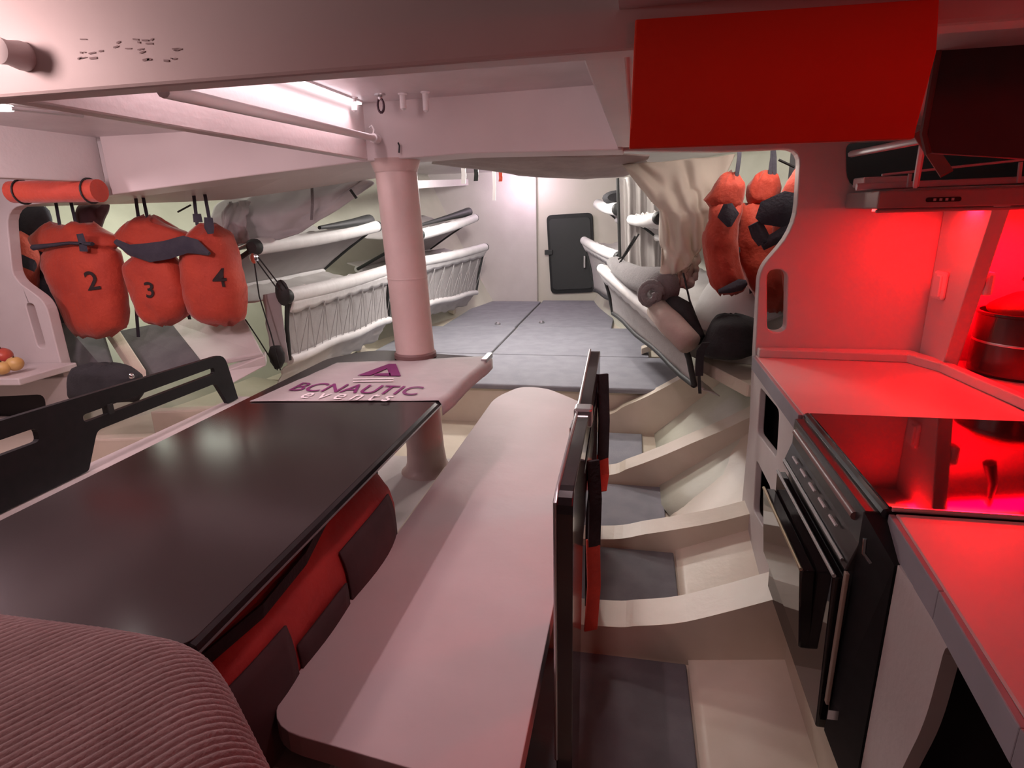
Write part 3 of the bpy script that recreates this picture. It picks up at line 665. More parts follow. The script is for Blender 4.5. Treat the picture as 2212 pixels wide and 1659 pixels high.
bm = B(); tube(bm, [(.475, 1.24, .81), (.475, 1.735, .81)], .010, 10); mk('towel_bar', bm, mat('copper_bar', (.22, .11, .10), .4), t, smooth=40)
bm = B(); tube(bm, [(.455, 1.22, .715), (.455, 1.75, .715)], .004, 8); mk('trim_line', bm, STEEL, t, smooth=40)
bm = B(); hexa(bm, [(.475, 1.215, .27), (.450, 1.215, .27), (.440, 1.215, .675), (.465, 1.215, .675)], [(.475, 1.755, .27), (.450, 1.755, .27), (.440, 1.755, .675), (.465, 1.755, .675)]); dr = mk('oven_door', bm, GLASS, t, bevel=.004)
bm = B(); tube(bm, [(.442, 1.215, .677), (.442, 1.755, .677)], .0045, 8); mk('door_trim', bm, STEEL, dr, smooth=40)
bm = B(); hexa(bm, [(.452, 1.32, .40), (.425, 1.32, .40), (.405, 1.32, .618), (.440, 1.32, .618)], [(.452, 1.752, .40), (.425, 1.752, .40), (.405, 1.752, .618), (.440, 1.752, .618)]); dl = mk('door_pane', bm, GLASS, dr, bevel=.004)
bm = B(); tube(bm, [(.407, 1.32, .620), (.407, 1.752, .620)], .0045, 8); mk('pane_trim', bm, mat('brass_trim', (.55, .46, .33), .3, metallic=1), dl, smooth=40)
bm = B(); box(bm, .455, .463, 1.190, 1.204, .36, .70); mk('side_trim', bm, mat('tan_trim', (.34, .27, .22), .5), t, bevel=.002)
hexa_ = B(); hexa(hexa_, [(.463, 1.20, .28), (.497, 1.09, .20), (.497, 1.09, .79), (.475, 1.20, .84)], [(.52, 1.20, .28), (.52, 1.09, .20), (.52, 1.09, .79), (.52, 1.20, .84)]); mk('side_panel', hexa_, CARBM, t)
bm = B(); tube(bm, [(.47, 1.165, .80), (.47, 1.16, .77), (.482, 1.15, .755)], .004, 6); mk('latch', bm, CHR, t, smooth=40)
bm = B(); hexa(bm, [(.46, 1.19, .345), (.452, 1.165, .345), (.452, 1.165, .37), (.46, 1.19, .37)], [(.475, 1.19, .345), (.475, 1.165, .345), (.475, 1.165, .37), (.475, 1.19, .37)]); mk('oven_glint', bm, CHR, t)  # small chrome wedge stands in for a triangular highlight

bm = B(); hexa(bm, [(.505, 1.05, -.02), (.535, 1.05, -.02), (.535, 1.05, .30), (.505, 1.05, .30)], [(.505, 1.785, -.02), (.535, 1.785, -.02), (.535, 1.785, .26), (.505, 1.785, .26)])
tag(struct('trim_25', bm, CREAM, 'cream plinth below the oven', bevel=.004), None, 'plinth')
# ================================================================== LEFT CABINET, COTS, BAGS, CLOTHS
t = thing('side_cabinet', 'white cabinet with a dark opening at the left edge against the bulkhead', 'cabinet', (-3.3, 2.46, .3))
P4 = lambda px, py: ay(px, py, 2.46)
hole4 = rnd([V((-3.75, 2.46, P4(0, 905).z)), P4(100, 905), P4(96, 852), V((-3.75, 2.46, P4(0, 868).z))], [.01, .03, .05, .01], 4)
bm = B(); solid(bm, [V((-3.85, 2.46, .15)), P4(185, 1040), P4(150, 815), V((-3.85, 2.46, P4(0, 842).z))], (0, .03, 0), [hole4]); mk('front', bm, WHITE, t, bevel=.004)
bm = B(); hexa(bm, [(-3.85, 2.20, .66), (P4(148, 800).x, 2.20, .70), (P4(148, 800).x, 2.20, .735), (-3.85, 2.20, .70)], [(-3.85, 2.515, .66), (P4(148, 800).x, 2.515, .70), (P4(148, 800).x, 2.515, .735), (-3.85, 2.515, .70)]); mk('top', bm, WHITE, t, bevel=.006)
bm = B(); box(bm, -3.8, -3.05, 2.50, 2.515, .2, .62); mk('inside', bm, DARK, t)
# fruit
def fruit(label, px, py, y, r, m, cat):
    p = ay(px, py, y); t = thing('fruit', label, cat, p-V((0, 0, r)), 'fruit on the left cabinet')
    bm = B(); lathe(bm, p, [(r*math.sin(a)*(1-.06*math.cos(a)), -r*.92*math.cos(a)+(-.12*r if a > 2.9 else 0)) for a in [.05+k*(math.pi-.1)/12 for k in range(13)]], 20); mk('flesh', bm, m, t, smooth=180)
    bm = B(); tube(bm, [p+V((0, 0, r*.78)), p+V((.004, 0, r*1.05))], .003, 6); mk('stem', bm, STEM, t)
fruit('red apple at the left edge on the white cabinet', 4, 770, 2.36, .048, APR, 'apple')
fruit('yellow onion beside the red apple on the white cabinet', 32, 786, 2.30, .038, APY, 'onion')
fruit('yellow onion at the left edge in front of the red apple', 4, 795, 2.25, .036, APY, 'onion')
# dark bag behind the seat back
t = thing('camera_bag', 'flat black bag lying behind the black seat back', 'bag', ay(230, 850, 2.2))
rows = [(786, 200, 240), (795, 165, 275), (810, 155, 300), (835, 152, 312), (862, 152, 300)]
def blob(rows, y, depth, n=22, seg=28, wr=.01, wf=6, fold=0.0, pw=.85, seed=0, flip=1):
    """closed bag-like body from image rows (py, left px, right px) standing at distance y"""
    bm = B(); rings = []
    ys = [r[0] for r in rows]
    for k in range(n+1):
        py = ys[0]+(ys[-1]-ys[0])*k/n
        L = float(np.interp(py, ys, [r[1] for r in rows])); Rr = float(np.interp(py, ys, [r[2] for r in rows]))
        a, b = ay(L, py, y), ay(Rr, py, y); c = (a+b)/2; hw = (b-a).length/2
        e = 1-abs(2*k/n-1)**6*.55
        hd = min(depth, hw*1.1)*e
        ring = []
        for q in range(seg):
            t_ = 2*math.pi*q/seg; cx, sy = math.cos(t_), math.sin(t_)
            d = 1+wr*6*nz((cx*1.2, sy*1.2, py*.02), wf*.3, seed)+fold*math.sin(t_*9+nz((0, py*.03, seed), 1)*3)
            ring.append(V((c.x+hw*math.copysign(abs(cx)**pw, cx)*(1+wr*2*nz((cx, sy, py*.03), 2, seed)), y+hd*math.copysign(abs(sy)**pw, sy)*d, c.z+wr*nz((cx*2, sy*2, py*.02), 1.5, seed+3))))
        rings.append(ring)
    loft(bm, rings); return bm
mk('body', blob(rows, 2.15, .07, wr=.012), BLACK, t, smooth=70)
p = ay(284, 812, 2.06); bm = B(); lathe(bm, p, [(.004, -.012), (.010, -.008), (.011, 0), (.008, .010), (.002, .012)], 10); mk('buckle', bm, CHR, t, smooth=60)

def project_text(body, m, parent_obj, px, py, y, hpx, name='number', rot=0):
    """flat printed figure wrapped on the front of a bag"""
    me = parent_obj.data; tree = BVHTree.FromPolygons([v.co[:] for v in me.vertices], [p.vertices[:] for p in me.polygons])
    c = ay(px, py, y-.10); h = (ay(px, py-hpx/2, y)-ay(px, py+hpx/2, y)).length
    o = text(body, m, name, None, (0, 0, 0), (1, 0, 0), (0, 1, 0), h*.62, h, 0, bold=.012)
    bm = B(); bm.from_mesh(o.data); bmesh.ops.subdivide_edges(bm, edges=[e for e in bm.edges if e.calc_length() > .012], cuts=2, use_grid_fill=True)
    cr, sr = math.cos(rot), math.sin(rot)
    for v in bm.verts:
        x, zz = v.co.x-h*.31, v.co.y-h*.5
        q = V((c.x+x*cr-zz*sr, y-1, c.z+x*sr+zz*cr)); hit = tree.ray_cast(q, V((0, 1, 0)))
        v.co = V((q.x, (hit[0].y if hit[0] else y-.1)-.007, q.z))
    bm.to_mesh(o.data); bm.free(); o.parent = parent_obj; o.matrix_parent_inverse = Matrix.Identity(4)
    return o
def drybag(label, group, y, body, hood, strap_px, band=None, num=None, depth=.12, seed=0, rail_z=1.70, patch=None):
    c = ay((body[-1][1]+body[-1][2])/2, body[-1][0], y)
    t = thing('orange_bag', label, 'bag', c, group)
    bo = mk('body', blob(body, y, depth, wr=.022, fold=.05, seed=seed), ORG, t, smooth=75)
    if hood: mk('hood', blob(hood, y+.02, depth*.75, n=12, wr=.024, fold=.06, seed=seed+5), ORG, t, smooth=75)
    for (a, b) in strap_px:
        p = ay(a, b, y); bm = B(); q = V((p.x+.01, y-.01, p.z-.02)); top_ = V((p.x+(.012 if a < strap_px[0][0]+1 else -.012), y, rail_z)); ribbon(bm, [q, q.lerp(top_, .5)+V((.004, 0, 0)), top_], (1, .15, 0), .017, .004); mk('strap', bm, NAVY, t)
    if num: project_text(num[0], BINK, bo, num[1], num[2], y, num[3], rot=num[4] if len(num) > 4 else 0)
    if band:
        for B_ in band:
            bm = B(); pts = [ay(a, b, y-depth*.98-.012) for a, b, w_ in B_]
            wz = [w_ for _, _, w_ in B_]
            rows_ = []
            for k_, (p, w_) in enumerate(zip(pts, wz)):
                tg = pts[min(k_+1, len(pts)-1)]-pts[max(k_-1, 0)]; pr = V((-tg.z, 0, tg.x)).normalized()
                hh = w_/FPX*y*.5; rows_.append([bm.verts.new(p+pr*(s*hh)+V((0, d, 0))) for s, d in ((1, 0), (.3, -.012), (-.3, -.012), (-1, 0), (-.3, .012), (.3, .012))])
            for r0, r1 in zip(rows_, rows_[1:]):
                for k in range(6): bm.faces.new((r0[k], r0[(k+1) % 6], r1[(k+1) % 6], r1[k]))
            bm.faces.new(rows_[0][::-1]); bm.faces.new(rows_[-1]); mk('navy_band', bm, NAVY, t, smooth=60)
    return t, bo
LG = 'orange bags hanging on the left'
drybag('orange bag with the number 2 hanging left', LG, 2.76, [(520, 122, 222), (536, 112, 240), (550, 96, 254), (575, 102, 258), (600, 110, 263), (650, 136, 268), (688, 152, 270), (708, 158, 267), (726, 170, 240)],
       [(484, 112, 200), (496, 92, 212), (512, 66, 250), (528, 72, 258), (545, 110, 240)], [(128, 482), (165, 486)], [[(172, 505, 20), (178, 525, 22), (181, 543, 24)], [(70, 535, 14), (110, 530, 10), (150, 525, 8), (200, 527, 10)]], ('2', 198, 606, 38, .1), seed=1, depth=.11)
drybag('orange bag with the number 3 hanging in the middle on the left', LG, 2.80, [(552, 290, 372), (570, 272, 384), (600, 280, 396), (625, 287, 405), (655, 300, 408), (682, 312, 398), (695, 326, 380), (701, 338, 368)],
       [(467, 312, 332), (480, 286, 348), (500, 262, 392), (512, 252, 408), (530, 262, 400), (555, 286, 374)], [(300, 482), (318, 470)], [[(250, 522, 14), (280, 540, 26), (320, 546, 44), (360, 540, 42), (400, 528, 40), (425, 533, 34), (452, 548, 10)]], ('3', 323, 626, 32, .05), seed=2, depth=.10)
drybag('brightest orange bag with the number 4 hanging nearest the cots on the left', LG, 2.84, [(484, 432, 468), (500, 416, 484), (515, 410, 494), (540, 402, 504), (567, 400, 512), (600, 402, 520), (630, 405, 526), (671, 416, 527), (688, 430, 524), (697, 445, 516), (700, 460, 505)],
       None, [(424, 478), (452, 476)], [[(425, 462, 22), (428, 480, 24)], [(450, 470, 22), (452, 492, 26), (455, 505, 16)]], ('4', 474, 600, 38, .0), seed=3, depth=.12)
drybag('orange bag half hidden behind the bulkhead at the far left', LG, 2.86, [(500, 0, 40), (530, -20, 62), (560, -25, 70), (600, 0, 66), (640, 20, 64), (700, 30, 70), (720, 40, 66)],
       None, [(20, 500)], [[(15, 560, 30), (45, 562, 32), (75, 575, 30)]], seed=4, depth=.11)
RG = 'orange bags hanging on the right'
drybag('orange bag hanging nearest the white sail on the right', RG, 2.84, [(440, 1534, 1602), (455, 1532, 1604), (480, 1530, 1596), (505, 1518, 1594), (523, 1516, 1594), (563, 1522, 1598), (590, 1528, 1604), (612, 1533, 1613), (625, 1542, 1606), (634, 1553, 1588)],
       [(372, 1572, 1594), (382, 1558, 1597), (405, 1540, 1611), (430, 1520, 1606), (445, 1532, 1604), (458, 1540, 1596)], [(1586, 372)], [[(1572, 440, 16), (1573, 465, 40), (1576, 490, 8)], [(1552, 630, 8), (1575, 624, 18), (1600, 615, 24), (1613, 610, 10)]], seed=6, depth=.085, rail_z=1.72)
drybag('middle orange bag of the three hanging on the right', RG, 2.93, [(440, 1598, 1668), (458, 1594, 1672), (490, 1590, 1682), (531, 1583, 1690), (570, 1592, 1700), (612, 1612, 1708), (643, 1634, 1700), (672, 1655, 1690)],
       [(371, 1640, 1674), (382, 1627, 1681), (405, 1612, 1688), (425, 1612, 1682), (448, 1624, 1670)], [(1657, 372), (1668, 372)], [[(1594, 535, 8), (1597, 545, 4)]], seed=7, depth=.085, rail_z=1.72)
drybag('orange bag with a navy cover behind the edge of the galley bulkhead', RG, 2.72, [(362, 1722, 1760), (385, 1703, 1768), (410, 1688, 1775), (450, 1672, 1780), (500, 1668, 1780), (560, 1680, 1775), (600, 1690, 1765), (680, 1700, 1750)],
       None, [(1742, 365)], [[(1640, 478, 20), (1655, 462, 50), (1690, 452, 66), (1725, 462, 70), (1750, 470, 60)], [(1630, 482, 26), (1640, 505, 30), (1652, 524, 26)], [(1645, 530, 22), (1680, 512, 24), (1720, 486, 26)]], seed=8, depth=.05, rail_z=1.72)
for (x0, x1, lab) in ((-3.6, -1.9, 'dark hanging rail above the orange bags on the left'), (.2, 1.0, 'dark hanging rail above the orange bags on the right')):
    bm = B(); tube(bm, [(x0, 2.83, 1.71), (x1, 2.83, 1.71)], .009, 8); tag(mk('hanging_rail', bm, CARBM, smooth=50), lab, 'rail')
for (rows_, y_, lab, sd) in (([(446, 6, 96), (470, 4, 112), (500, 8, 108), (540, 40, 112), (580, 58, 150), (640, 82, 165), (700, 108, 180), (760, 122, 195)], 2.99, 'dark navy jacket hanging behind orange bag 2', 21), ([(442, 172, 236), (465, 168, 226), (490, 178, 215), (505, 184, 208)], 2.95, 'dark maroon hood hanging between orange bags 2 and 3', 22)):
    tag(mk('hanging_jacket', blob(rows_, y_, .05, wr=.02, fold=.05, seed=sd), NAVY if sd == 21 else mat('maroon_fabric', (.06, .025, .03), .9), smooth=75), lab, 'jacket')
# thin dangling cords from bags
for (pts, y, lab) in ((((292, 628), (296, 690), (299, 728)), 2.9, 'dark strap end dangling below orange bag 3'), (((404, 668), (410, 690)), 2.9, 'thin cord between orange bags 3 and 4'), (((1623, 612), (1624, 650), (1620, 672)), 3.0, 'dark cord dangling below the middle orange bag on the right')):
    bm = B(); ribbon(bm, [ay(a, b, y) for a, b in pts], (1, 0, 0), .02, .004); tag(mk('dangling_strap', bm, NAVY), lab, 'strap')

# ------------------------------------------------------------------ pipe cots
def lace(bm, A0, A1, B0, B1, n):
    for k in range(n):
        a = A0.lerp(A1, k/n); b = B0.lerp(B1, (k+.5)/n); c = A0.lerp(A1, (k+1)/n)
        tube(bm, [a, b], .0026, 4); tube(bm, [b, c], .0026, 4)
        tube(bm, [c, B0.lerp(B1, (k+1)/n)], .0026, 4)
def cot(label, group, A0, A1, B0, B1, O0, O1, r=.046, n=9, skirt=0, lr=None, bed=True, lacing=True, sgn=1, rr=.03, endbars=(1, 1), pm=MESHP, sm_=SLEEVE):
    """A: inboard pole near/far, B: lower edge of the front panel, O: outboard edge of the bed"""
    A0, A1, B0, B1, O0, O1 = map(V, (A0, A1, B0, B1, O0, O1))
    t = thing('pipe_cot', label, 'cot', B0, group)
    ex = (A1-A0).normalized()
    bm = B(); tube(bm, [A0.lerp(A1, k/12)+V((0, 0, -.012*math.sin(k/12*math.pi))) for k in range(13)], r, 14); mk('pole_sleeve', bm, sm_, t, smooth=50)
    for P_, s in ((A0, -1), (A1, 1)):
        bm = B(); tube(bm, [P_-ex*.004*s, P_+ex*s*.03, P_+ex*s*.045], [r*.97, r*.97, r*.7], 14); mk('pole_cap', bm, RUB, t, smooth=50)
    # scalloped sleeve hem
    bm = B()
    def hem(u, v):
        p = A0.lerp(A1, u); q = B0.lerp(B1, u); d = (q-p).normalized(); m = .070+.014*abs(math.sin(u*math.pi*n))
        return p+d*(r*.6+m*v)+V((sgn*r*.75*(1-v*.6), 0, 0))
    grid(bm, hem, 60, 3); mk('sleeve_hem', bm, sm_, t, smooth=180, solid=.004)
    bm = B()
    def pan(u, v):
        p = A0.lerp(A1, u).lerp(B0.lerp(B1, u), .1+.9*v); return p+V((-sgn*.02*math.sin(v*math.pi)+.004*nz((u*9, v*3, 1), 2), 0, 0))
    grid(bm, pan, 40, 8); mk('panel', bm, pm, t, smooth=180, solid=.005)
    if lacing:
        bm = B(); off = V((sgn*.010, 0, 0)); lace(bm, A0.lerp(B0, .22)+off+V((sgn*r*.5, 0, 0)), A1.lerp(B1, .22)+off+V((sgn*r*.5, 0, 0)), B0+off, B1+off, n); mk('lacing', bm, mat('lace_cord', (.38, .36, .36), .8), t)
    bm = B(); tube(bm, [B0.lerp(B1, k/10)+V((0, 0, -.008*math.sin(k*1.3))) for k in range(11)], rr, 10); mk('lower_roll', bm, lr or sm_, t, smooth=50)
    for P_, Q2, O_, e in ((A0, B0, O0, endbars[0]), (A1, B1, O1, endbars[1])):
        if e:
            bm = B(); tube(bm, [P_, P_.lerp(Q2, .5)+V((-sgn*.01, 0, 0)), Q2], .014, 8); mk('end_bar', bm, RUB, t, smooth=50)
    if bed:
        bm = B()
        def bedf(u, v):
            p = A0.lerp(A1, u).lerp(O0.lerp(O1, u), v); return p+V((0, 0, .03-.07*math.sin(v*math.pi)+.02*nz((u*6, v*4, 2), 2)))
        grid(bm, bedf, 30, 12); mk('canvas', bm, CLOTH, t, smooth=180, solid=.006)
    if skirt:
        bm = B()
        def sk(u, v):
            p = B0.lerp(B1, u); return p+V((-sgn*(.02+.10*v)+.03*nz((u*7, v*2, 5), 2.2), 0, -skirt*v*(.85+.3*nz((u*5, 1, 8), 2))-.01))
        grid(bm, sk, 40, 8); mk('skirt', bm, CLOTH, t, smooth=180, solid=.005)
    return t
CG = 'pipe cots on the left'
near_low = cot('near lower laced pipe cot left of the post', CG, (-1.97, 3.12, 1.0), (-1.97, 4.62, 1.0), (-2.03, 3.15, .61), (-2.0, 4.62, .59), (-2.62, 3.12, .98), (-2.62, 4.62, .98), skirt=.20, n=8)
cot('near upper pipe cot left of the post', CG, (-2.09, 3.07, 1.285), (-2.05, 4.62, 1.345), (-2.60, 3.07, 1.0), (-2.56, 4.62, 1.0), (-2.75, 3.1, 1.30), (-2.7, 4.62, 1.36), n=8, lacing=False, bed=True, pm=CLOTHG)
cot('far lower pipe cot right of the post', CG, (-1.91, 4.95, 1.02), (-1.71, 6.85, 1.035), (-1.98, 4.95, .62), (-1.82, 6.80, .52), (-2.5, 4.95, 1.0), (-2.2, 6.85, 1.0), skirt=.17, n=8)
cot('far upper pipe cot right of the post', CG, (-1.78, 4.9, 1.265), (-1.79, 6.75, 1.365), (-2.38, 4.9, .98), (-2.36, 6.75, 1.02), (-2.5, 4.9, 1.28), (-2.4, 6.75, 1.38), n=8, lacing=False, pm=CLOTHG)
RC = 'pipe cots on the right'
cot('near lower pipe cot on the right under the grey blanket', RC, (.215, 2.82, .885), (-.245, 4.62, 1.0), (.30, 2.84, .62), (-.15, 4.62, .66), (.75, 2.95, .95), (.40, 4.6, 1.0), r=.036, skirt=.05, n=9, sgn=-1, lr=RUB, rr=.016, lacing=False)
cot('far lower pipe cot on the right in front of the black door', RC, (-.12, 4.75, 1.075), (-.545, 6.7, 1.10), (-.02, 4.75, .66), (-.43, 6.7, .56), (.3, 4.75, 1.05), (-.05, 6.7, 1.1), r=.045, skirt=.04, n=9, sgn=-1, lr=RUB, rr=.018, lacing=False)
cot('near upper pipe cot on the right beside the curtain', RC, (.12, 3.35, 1.385), (-.03, 4.6, 1.355), (.30, 3.35, 1.25), (.16, 4.6, 1.23), (.6, 3.4, 1.4), (.45, 4.6, 1.36), r=.036, n=6, sgn=-1, lacing=False, pm=CLOTHG)
p0, p1 = ay(1335, 452, 4.8), ay(1292, 441, 6.4)
cot('far upper pipe cot on the right above the black door', RC, p0, p1, p0+V((.16, 0, -.14)), p1+V((.2, 0, -.16)), p0+V((.42, 0, .02)), p1+V((.42, 0, .02)), r=.05, n=6, sgn=-1, lacing=False, pm=CLOTHG)
# rolled dark bedding on the upper cots
for (a, b, y0, y1, lab) in (((690, 492), (797, 477), 3.6, 4.6, 'dark rolled bedding on the near upper cot left of the post'), ((905, 487), (1012, 458), 5.2, 6.75, 'dark rolled bedding on the far upper cot right of the post')):
    A_, B_ = ay(*a, y0), ay(*b, y1); bm = B(); tube(bm, [A_, A_.lerp(B_, .6), A_.lerp(B_, .9), B_, B_+(B_-A_).normalized()*.03], [.012, .03, .045, .05, .03], 12); tag(mk('bedding_roll', bm, RUB, smooth=60), lab, 'bedding')
a = ay(1318, 428, 5.4); bm = B(); rings = []
for k in range(8):
    s = k/7; r = .085*(1-abs(2*s-1)**4*.5); rings.append([V((a.x+.06+r*1.5*math.cos(q*math.pi/8), 5.0+1.2*s, a.z+r*.75*math.sin(q*math.pi/8))) for q in range(16)])
loft(bm, rings); tag(mk('bedding_roll', bm, BLACK, smooth=60), 'black rolled bedding on the far upper cot above the black door', 'bedding')
# near flap at the end of the near lower cot
t = near_low
bm = B(); grid(bm, lambda u, v: V((-2.0-.11*u+.01*nz((u*3, v*3, 2), 2), 3.10-.01*math.sin(v*3), 1.03-.42*v-.02*u)), 6, 10); mk('end_flap', bm, CLOTHG, t, smooth=180, solid=.006)
p = ay(612, 632, 3.08); bm = B(); loft(bm, [[V((p.x+.045*math.cos(a)*k, 3.07-.03*(1-k), p.z+.075*math.sin(a)*k)) for a in [q*math.pi/8 for q in range(16)]] for k in (.3, .8, 1.0, 1.0)]); mk('end_pad', bm, RUB, t, smooth=60)
# block and tackle on the left cots
p = ay(549, 558, 3.0); t = thing('tackle_block', 'small chrome block with control lines beside the near left cots', 'block', p, None)
bm = B(); loft(bm, [[V((p.x+r*math.cos(a), p.y+o, p.z+r*1.3*math.sin(a))) for a in [q*math.pi/7 for q in range(14)]] for r, o in ((.014, -.014), (.022, -.008), (.022, .008), (.014, .014))]); mk('cheek', bm, CHR, t, smooth=40)
for pts in (((552, 560), (600, 625)), ((558, 556), (606, 618)), ((549, 565), (560, 640), (585, 720), (606, 800)), ((530, 690), (560, 735), (600, 800))):
    bm = B(); tube(bm, [ay(a, b, 3.0) for a, b in pts], .004, 5); mk('line', bm, ROPE, t)
p = ay(598, 770, 3.03); bm = B(); loft(bm, [[V((p.x+r*.05*math.cos(a), p.y+.03*math.sin(a), p.z+dz)) for a in [q*math.pi/6 for q in range(12)]] for r, dz in ((.3, -.07), (.9, -.03), (1.0, .02), (.6, .06))]); mk('line_bundle', bm, ROPE, t, smooth=60)

# white struts on the mats
for (a, b, yb, lab) in (((738, 738), (785, 763), .0, 'white strut under the near lower cot left of the post'), ((950, 665), (983, 678), 0, 'white strut under the far lower cot right of the post'), ((1440, 742), (1385, 763), 0, 'long white strut under the near cot on the right'), ((1385, 670), (1365, 700), 0, 'short white strut under the right cot in the middle'), ((1345, 640), (1318, 664), 0, 'white strut at the far end under the right cot')):
    q = az(b[0], b[1], .302); r_ = ay(a[0], a[1], q.y+.02); bm = B(); d = V((0, .05, 0))
    r_ = r_+(r_-q)*.6; 
    hexa(bm, [q-d, q+d, q+d+V((0, 0, .05)), q-d+V((0, 0, .05))], [r_-d, r_+d, r_+d+V((0, 0, .05)), r_-d+V((0, 0, .05))]); tag(mk('cot_strut', bm, CREAM, bevel=.006), lab, 'strut', 'white struts under the cots')

# ------------------------------------------------------------------ cloths
def draped(topline, botline, y0, y1, bulge, wr, seed=0, nu=60, nv=26, folds=0):
    """cloth hung between two image polylines (given at distances y0 and y1)"""
    bm = B()
    def ip(line, u, y):
        n = len(line)-1; k = min(int(u*n), n-1); f = u*n-k
        return ay(line[k][0]*(1-f)+line[k+1][0]*f, line[k][1]*(1-f)+line[k+1][1]*f, y)
    def f(u, v):
        p = ip(topline, u, y0).lerp(ip(botline, u, y1), v)
        return p+V((wr*.5*nz((u*4, v*4, seed), 1.5), -bulge*math.sin(min(1, v*1.1)*math.pi*.9)+wr*nz((u*5, v*3, seed), 1.6)+folds*math.sin((u*1.0+v*.25)*22+3*nz((u, v, seed), 3)), wr*.4*nz((u*3, v*5, seed+4), 1.5)))
    grid(bm, f, nu, nv); return bm
bm = draped([(488, 428), (560, 408), (640, 400), (720, 396), (808, 376)], [(480, 545), (545, 522), (610, 518), (660, 500), (740, 452), (808, 395)], 3.45, 3.25, .14, .04, 1)
o = tag(mk('sail_bag', bm, CLOTHG, smooth=180, solid=.006), 'grey white sail bag slung under the ceiling left of the post', 'sail bag')
bm = B(); ribbon(bm, [ay(674, 405, 3.16), ay(675, 440, 3.14), ay(673, 475, 3.16)], (1, 0, 0), .016, .004); mk('strap', bm, BLANK, o)
p, q = ay(757, 410, 3.1), ay(770, 428, 3.1); bm = B(); tube(bm, [p, q], .008, 6); mk('toggle', bm, RUB, o)
bm = draped([(488, 436), (500, 436), (520, 436), (540, 436)], [(486, 600), (500, 560), (520, 530), (545, 522)], 3.2, 3.1, .05, .04, 3, 24, 20)
tag(mk('sail_fold', bm, CLOTHG, smooth=180, solid=.006), 'narrow grey sail fold hanging beside orange bag 4', 'sail')
SAILW = mat('ivory_sail', (.76, .68, .61), .7, (.70, .62, .55), 6, .35, 12, transl=.3)
def draped_rows(rows, ys, bulge, wr, folds, seed, nu, nv):
    bm = B(); nr = len(rows)-1
    def ip(line, u, y):
        n = len(line)-1; k = min(int(u*n), n-1); f = u*n-k
        return ay(line[k][0]*(1-f)+line[k+1][0]*f, line[k][1]*(1-f)+line[k+1][1]*f, y)
    def f(u, v):
        k = min(int(v*nr), nr-1); g = v*nr-k; g2 = g*g*(3-2*g)*.5+g*.5
        p = ip(rows[k], u, ys[k]).lerp(ip(rows[k+1], u, ys[k+1]), g2)
        return p+V((wr*.4*nz((u*4, v*4, seed), 1.5), -bulge*math.sin(u*math.pi)*math.sin(v*math.pi*.9)+wr*nz((u*4, v*3, seed), 1.6)+folds*math.sin((u*1.1-v*.9)*17+3*nz((u*1.5, v*1.5, seed), 2)), wr*.3*nz((u*3, v*5, seed+4), 1.5)))
    grid(bm, f, nu, nv); return bm
bm = draped_rows([[(1345, 356), (1400, 350), (1470, 346), (1530, 342), (1590, 334)], [(1392, 412), (1430, 412), (1470, 412), (1510, 412), (1548, 412)], [(1423, 455), (1450, 460), (1480, 462), (1508, 462), (1535, 450)],
    [(1428, 535), (1450, 540), (1475, 542), (1502, 540), (1522, 525)], [(1425, 598), (1450, 594), (1475, 580), (1494, 562), (1512, 545)]], [3.2, 3.15, 3.1, 3.08, 3.05], .10, .03, .016, 5, 80, 60)
tag(mk('hanging_sail', bm, SAILW, smooth=180, solid=.006), 'large crumpled ivory sail hanging beside the orange bags on the right', 'sail')
bm = draped([(1470, 560), (1485, 555), (1512, 545)], [(1455, 622), (1480, 626), (1506, 604)], 3.12, 3.1, .02, .03, 9, 20, 14)
tag(mk('sail_corner', bm, TAN, smooth=180, solid=.008), 'brown bound corner of cloth below the hanging ivory sail', 'sail')
# brown underside drape along the ceiling
bm = draped([(935, 338), (1050, 336), (1180, 334), (1300, 334), (1400, 332)], [(935, 352), (1030, 362), (1120, 378), (1260, 386), (1345, 378), (1395, 362)], 2.95, 3.45, .0, .03, 11, 60, 12)
tag(mk('ceiling_drape', bm, mat('brown_drape', (.34, .27, .26), .85, (.28, .22, .215), 8, .3, 25), smooth=180, solid=.008), 'brownish cloth sagging under the ceiling behind the cross beam', 'cloth')
# curtain
bm = B(); a, b = ay(1338, 385, 4.66), ay(1445, 372, 4.66); c, d = ay(1344, 610, 4.66), ay(1450, 640, 4.66)
def cur(u, v):
    p = a.lerp(b, u).lerp(c.lerp(d, u), v); return p+V((.006*nz((u*8, v*2, 2), 2), .035*math.sin(u*26+1.5*nz((u*3, v, 4), 2)), 0))
grid(bm, cur, 90, 14); o = tag(mk('curtain', bm, CLOTH, smooth=180, solid=.004), 'pleated white curtain hanging between the cots on the right', 'curtain')
bm = B(); tube(bm, [a+V((-.012, -.02, 0)), c+V((-.012, -.02, 0))], .012, 6); mk('edge_binding', bm, RUB, o)
# grey blanket over the near right cot pole
bm = B()
path = [ay(*p) for p in ((1325, 568, 4.3), (1345, 585, 4.05), (1372, 600, 3.65), (1400, 606, 3.35), (1428, 612, 3.12), (1438, 632, 3.0))]
tube(bm, [p+V((0, 0, .0)) for p in path], [.05, .062, .07, .075, .085, .07], 18)
for v in bm.verts: v.co += V((nz(v.co, 7, 1)*.022, nz(v.co, 7, 2)*.02, nz(v.co, 7, 3)*.024))
t = thing('blanket', 'rolled grey fleece blanket lying over the near cot on the right', 'blanket', path[3])
mk('roll', bm, BLANK, t, smooth=180)
bm = B(); c = ay(1405, 636, 2.98); tube(bm, [c+V((.055*math.cos(a)*(1-a/22), -.01*a/6, .062*math.sin(a)*(1-a/22))) for a in [k*.45 for k in range(30)]], .017, 8); mk('curled_end', bm, BLANK, t, smooth=180)
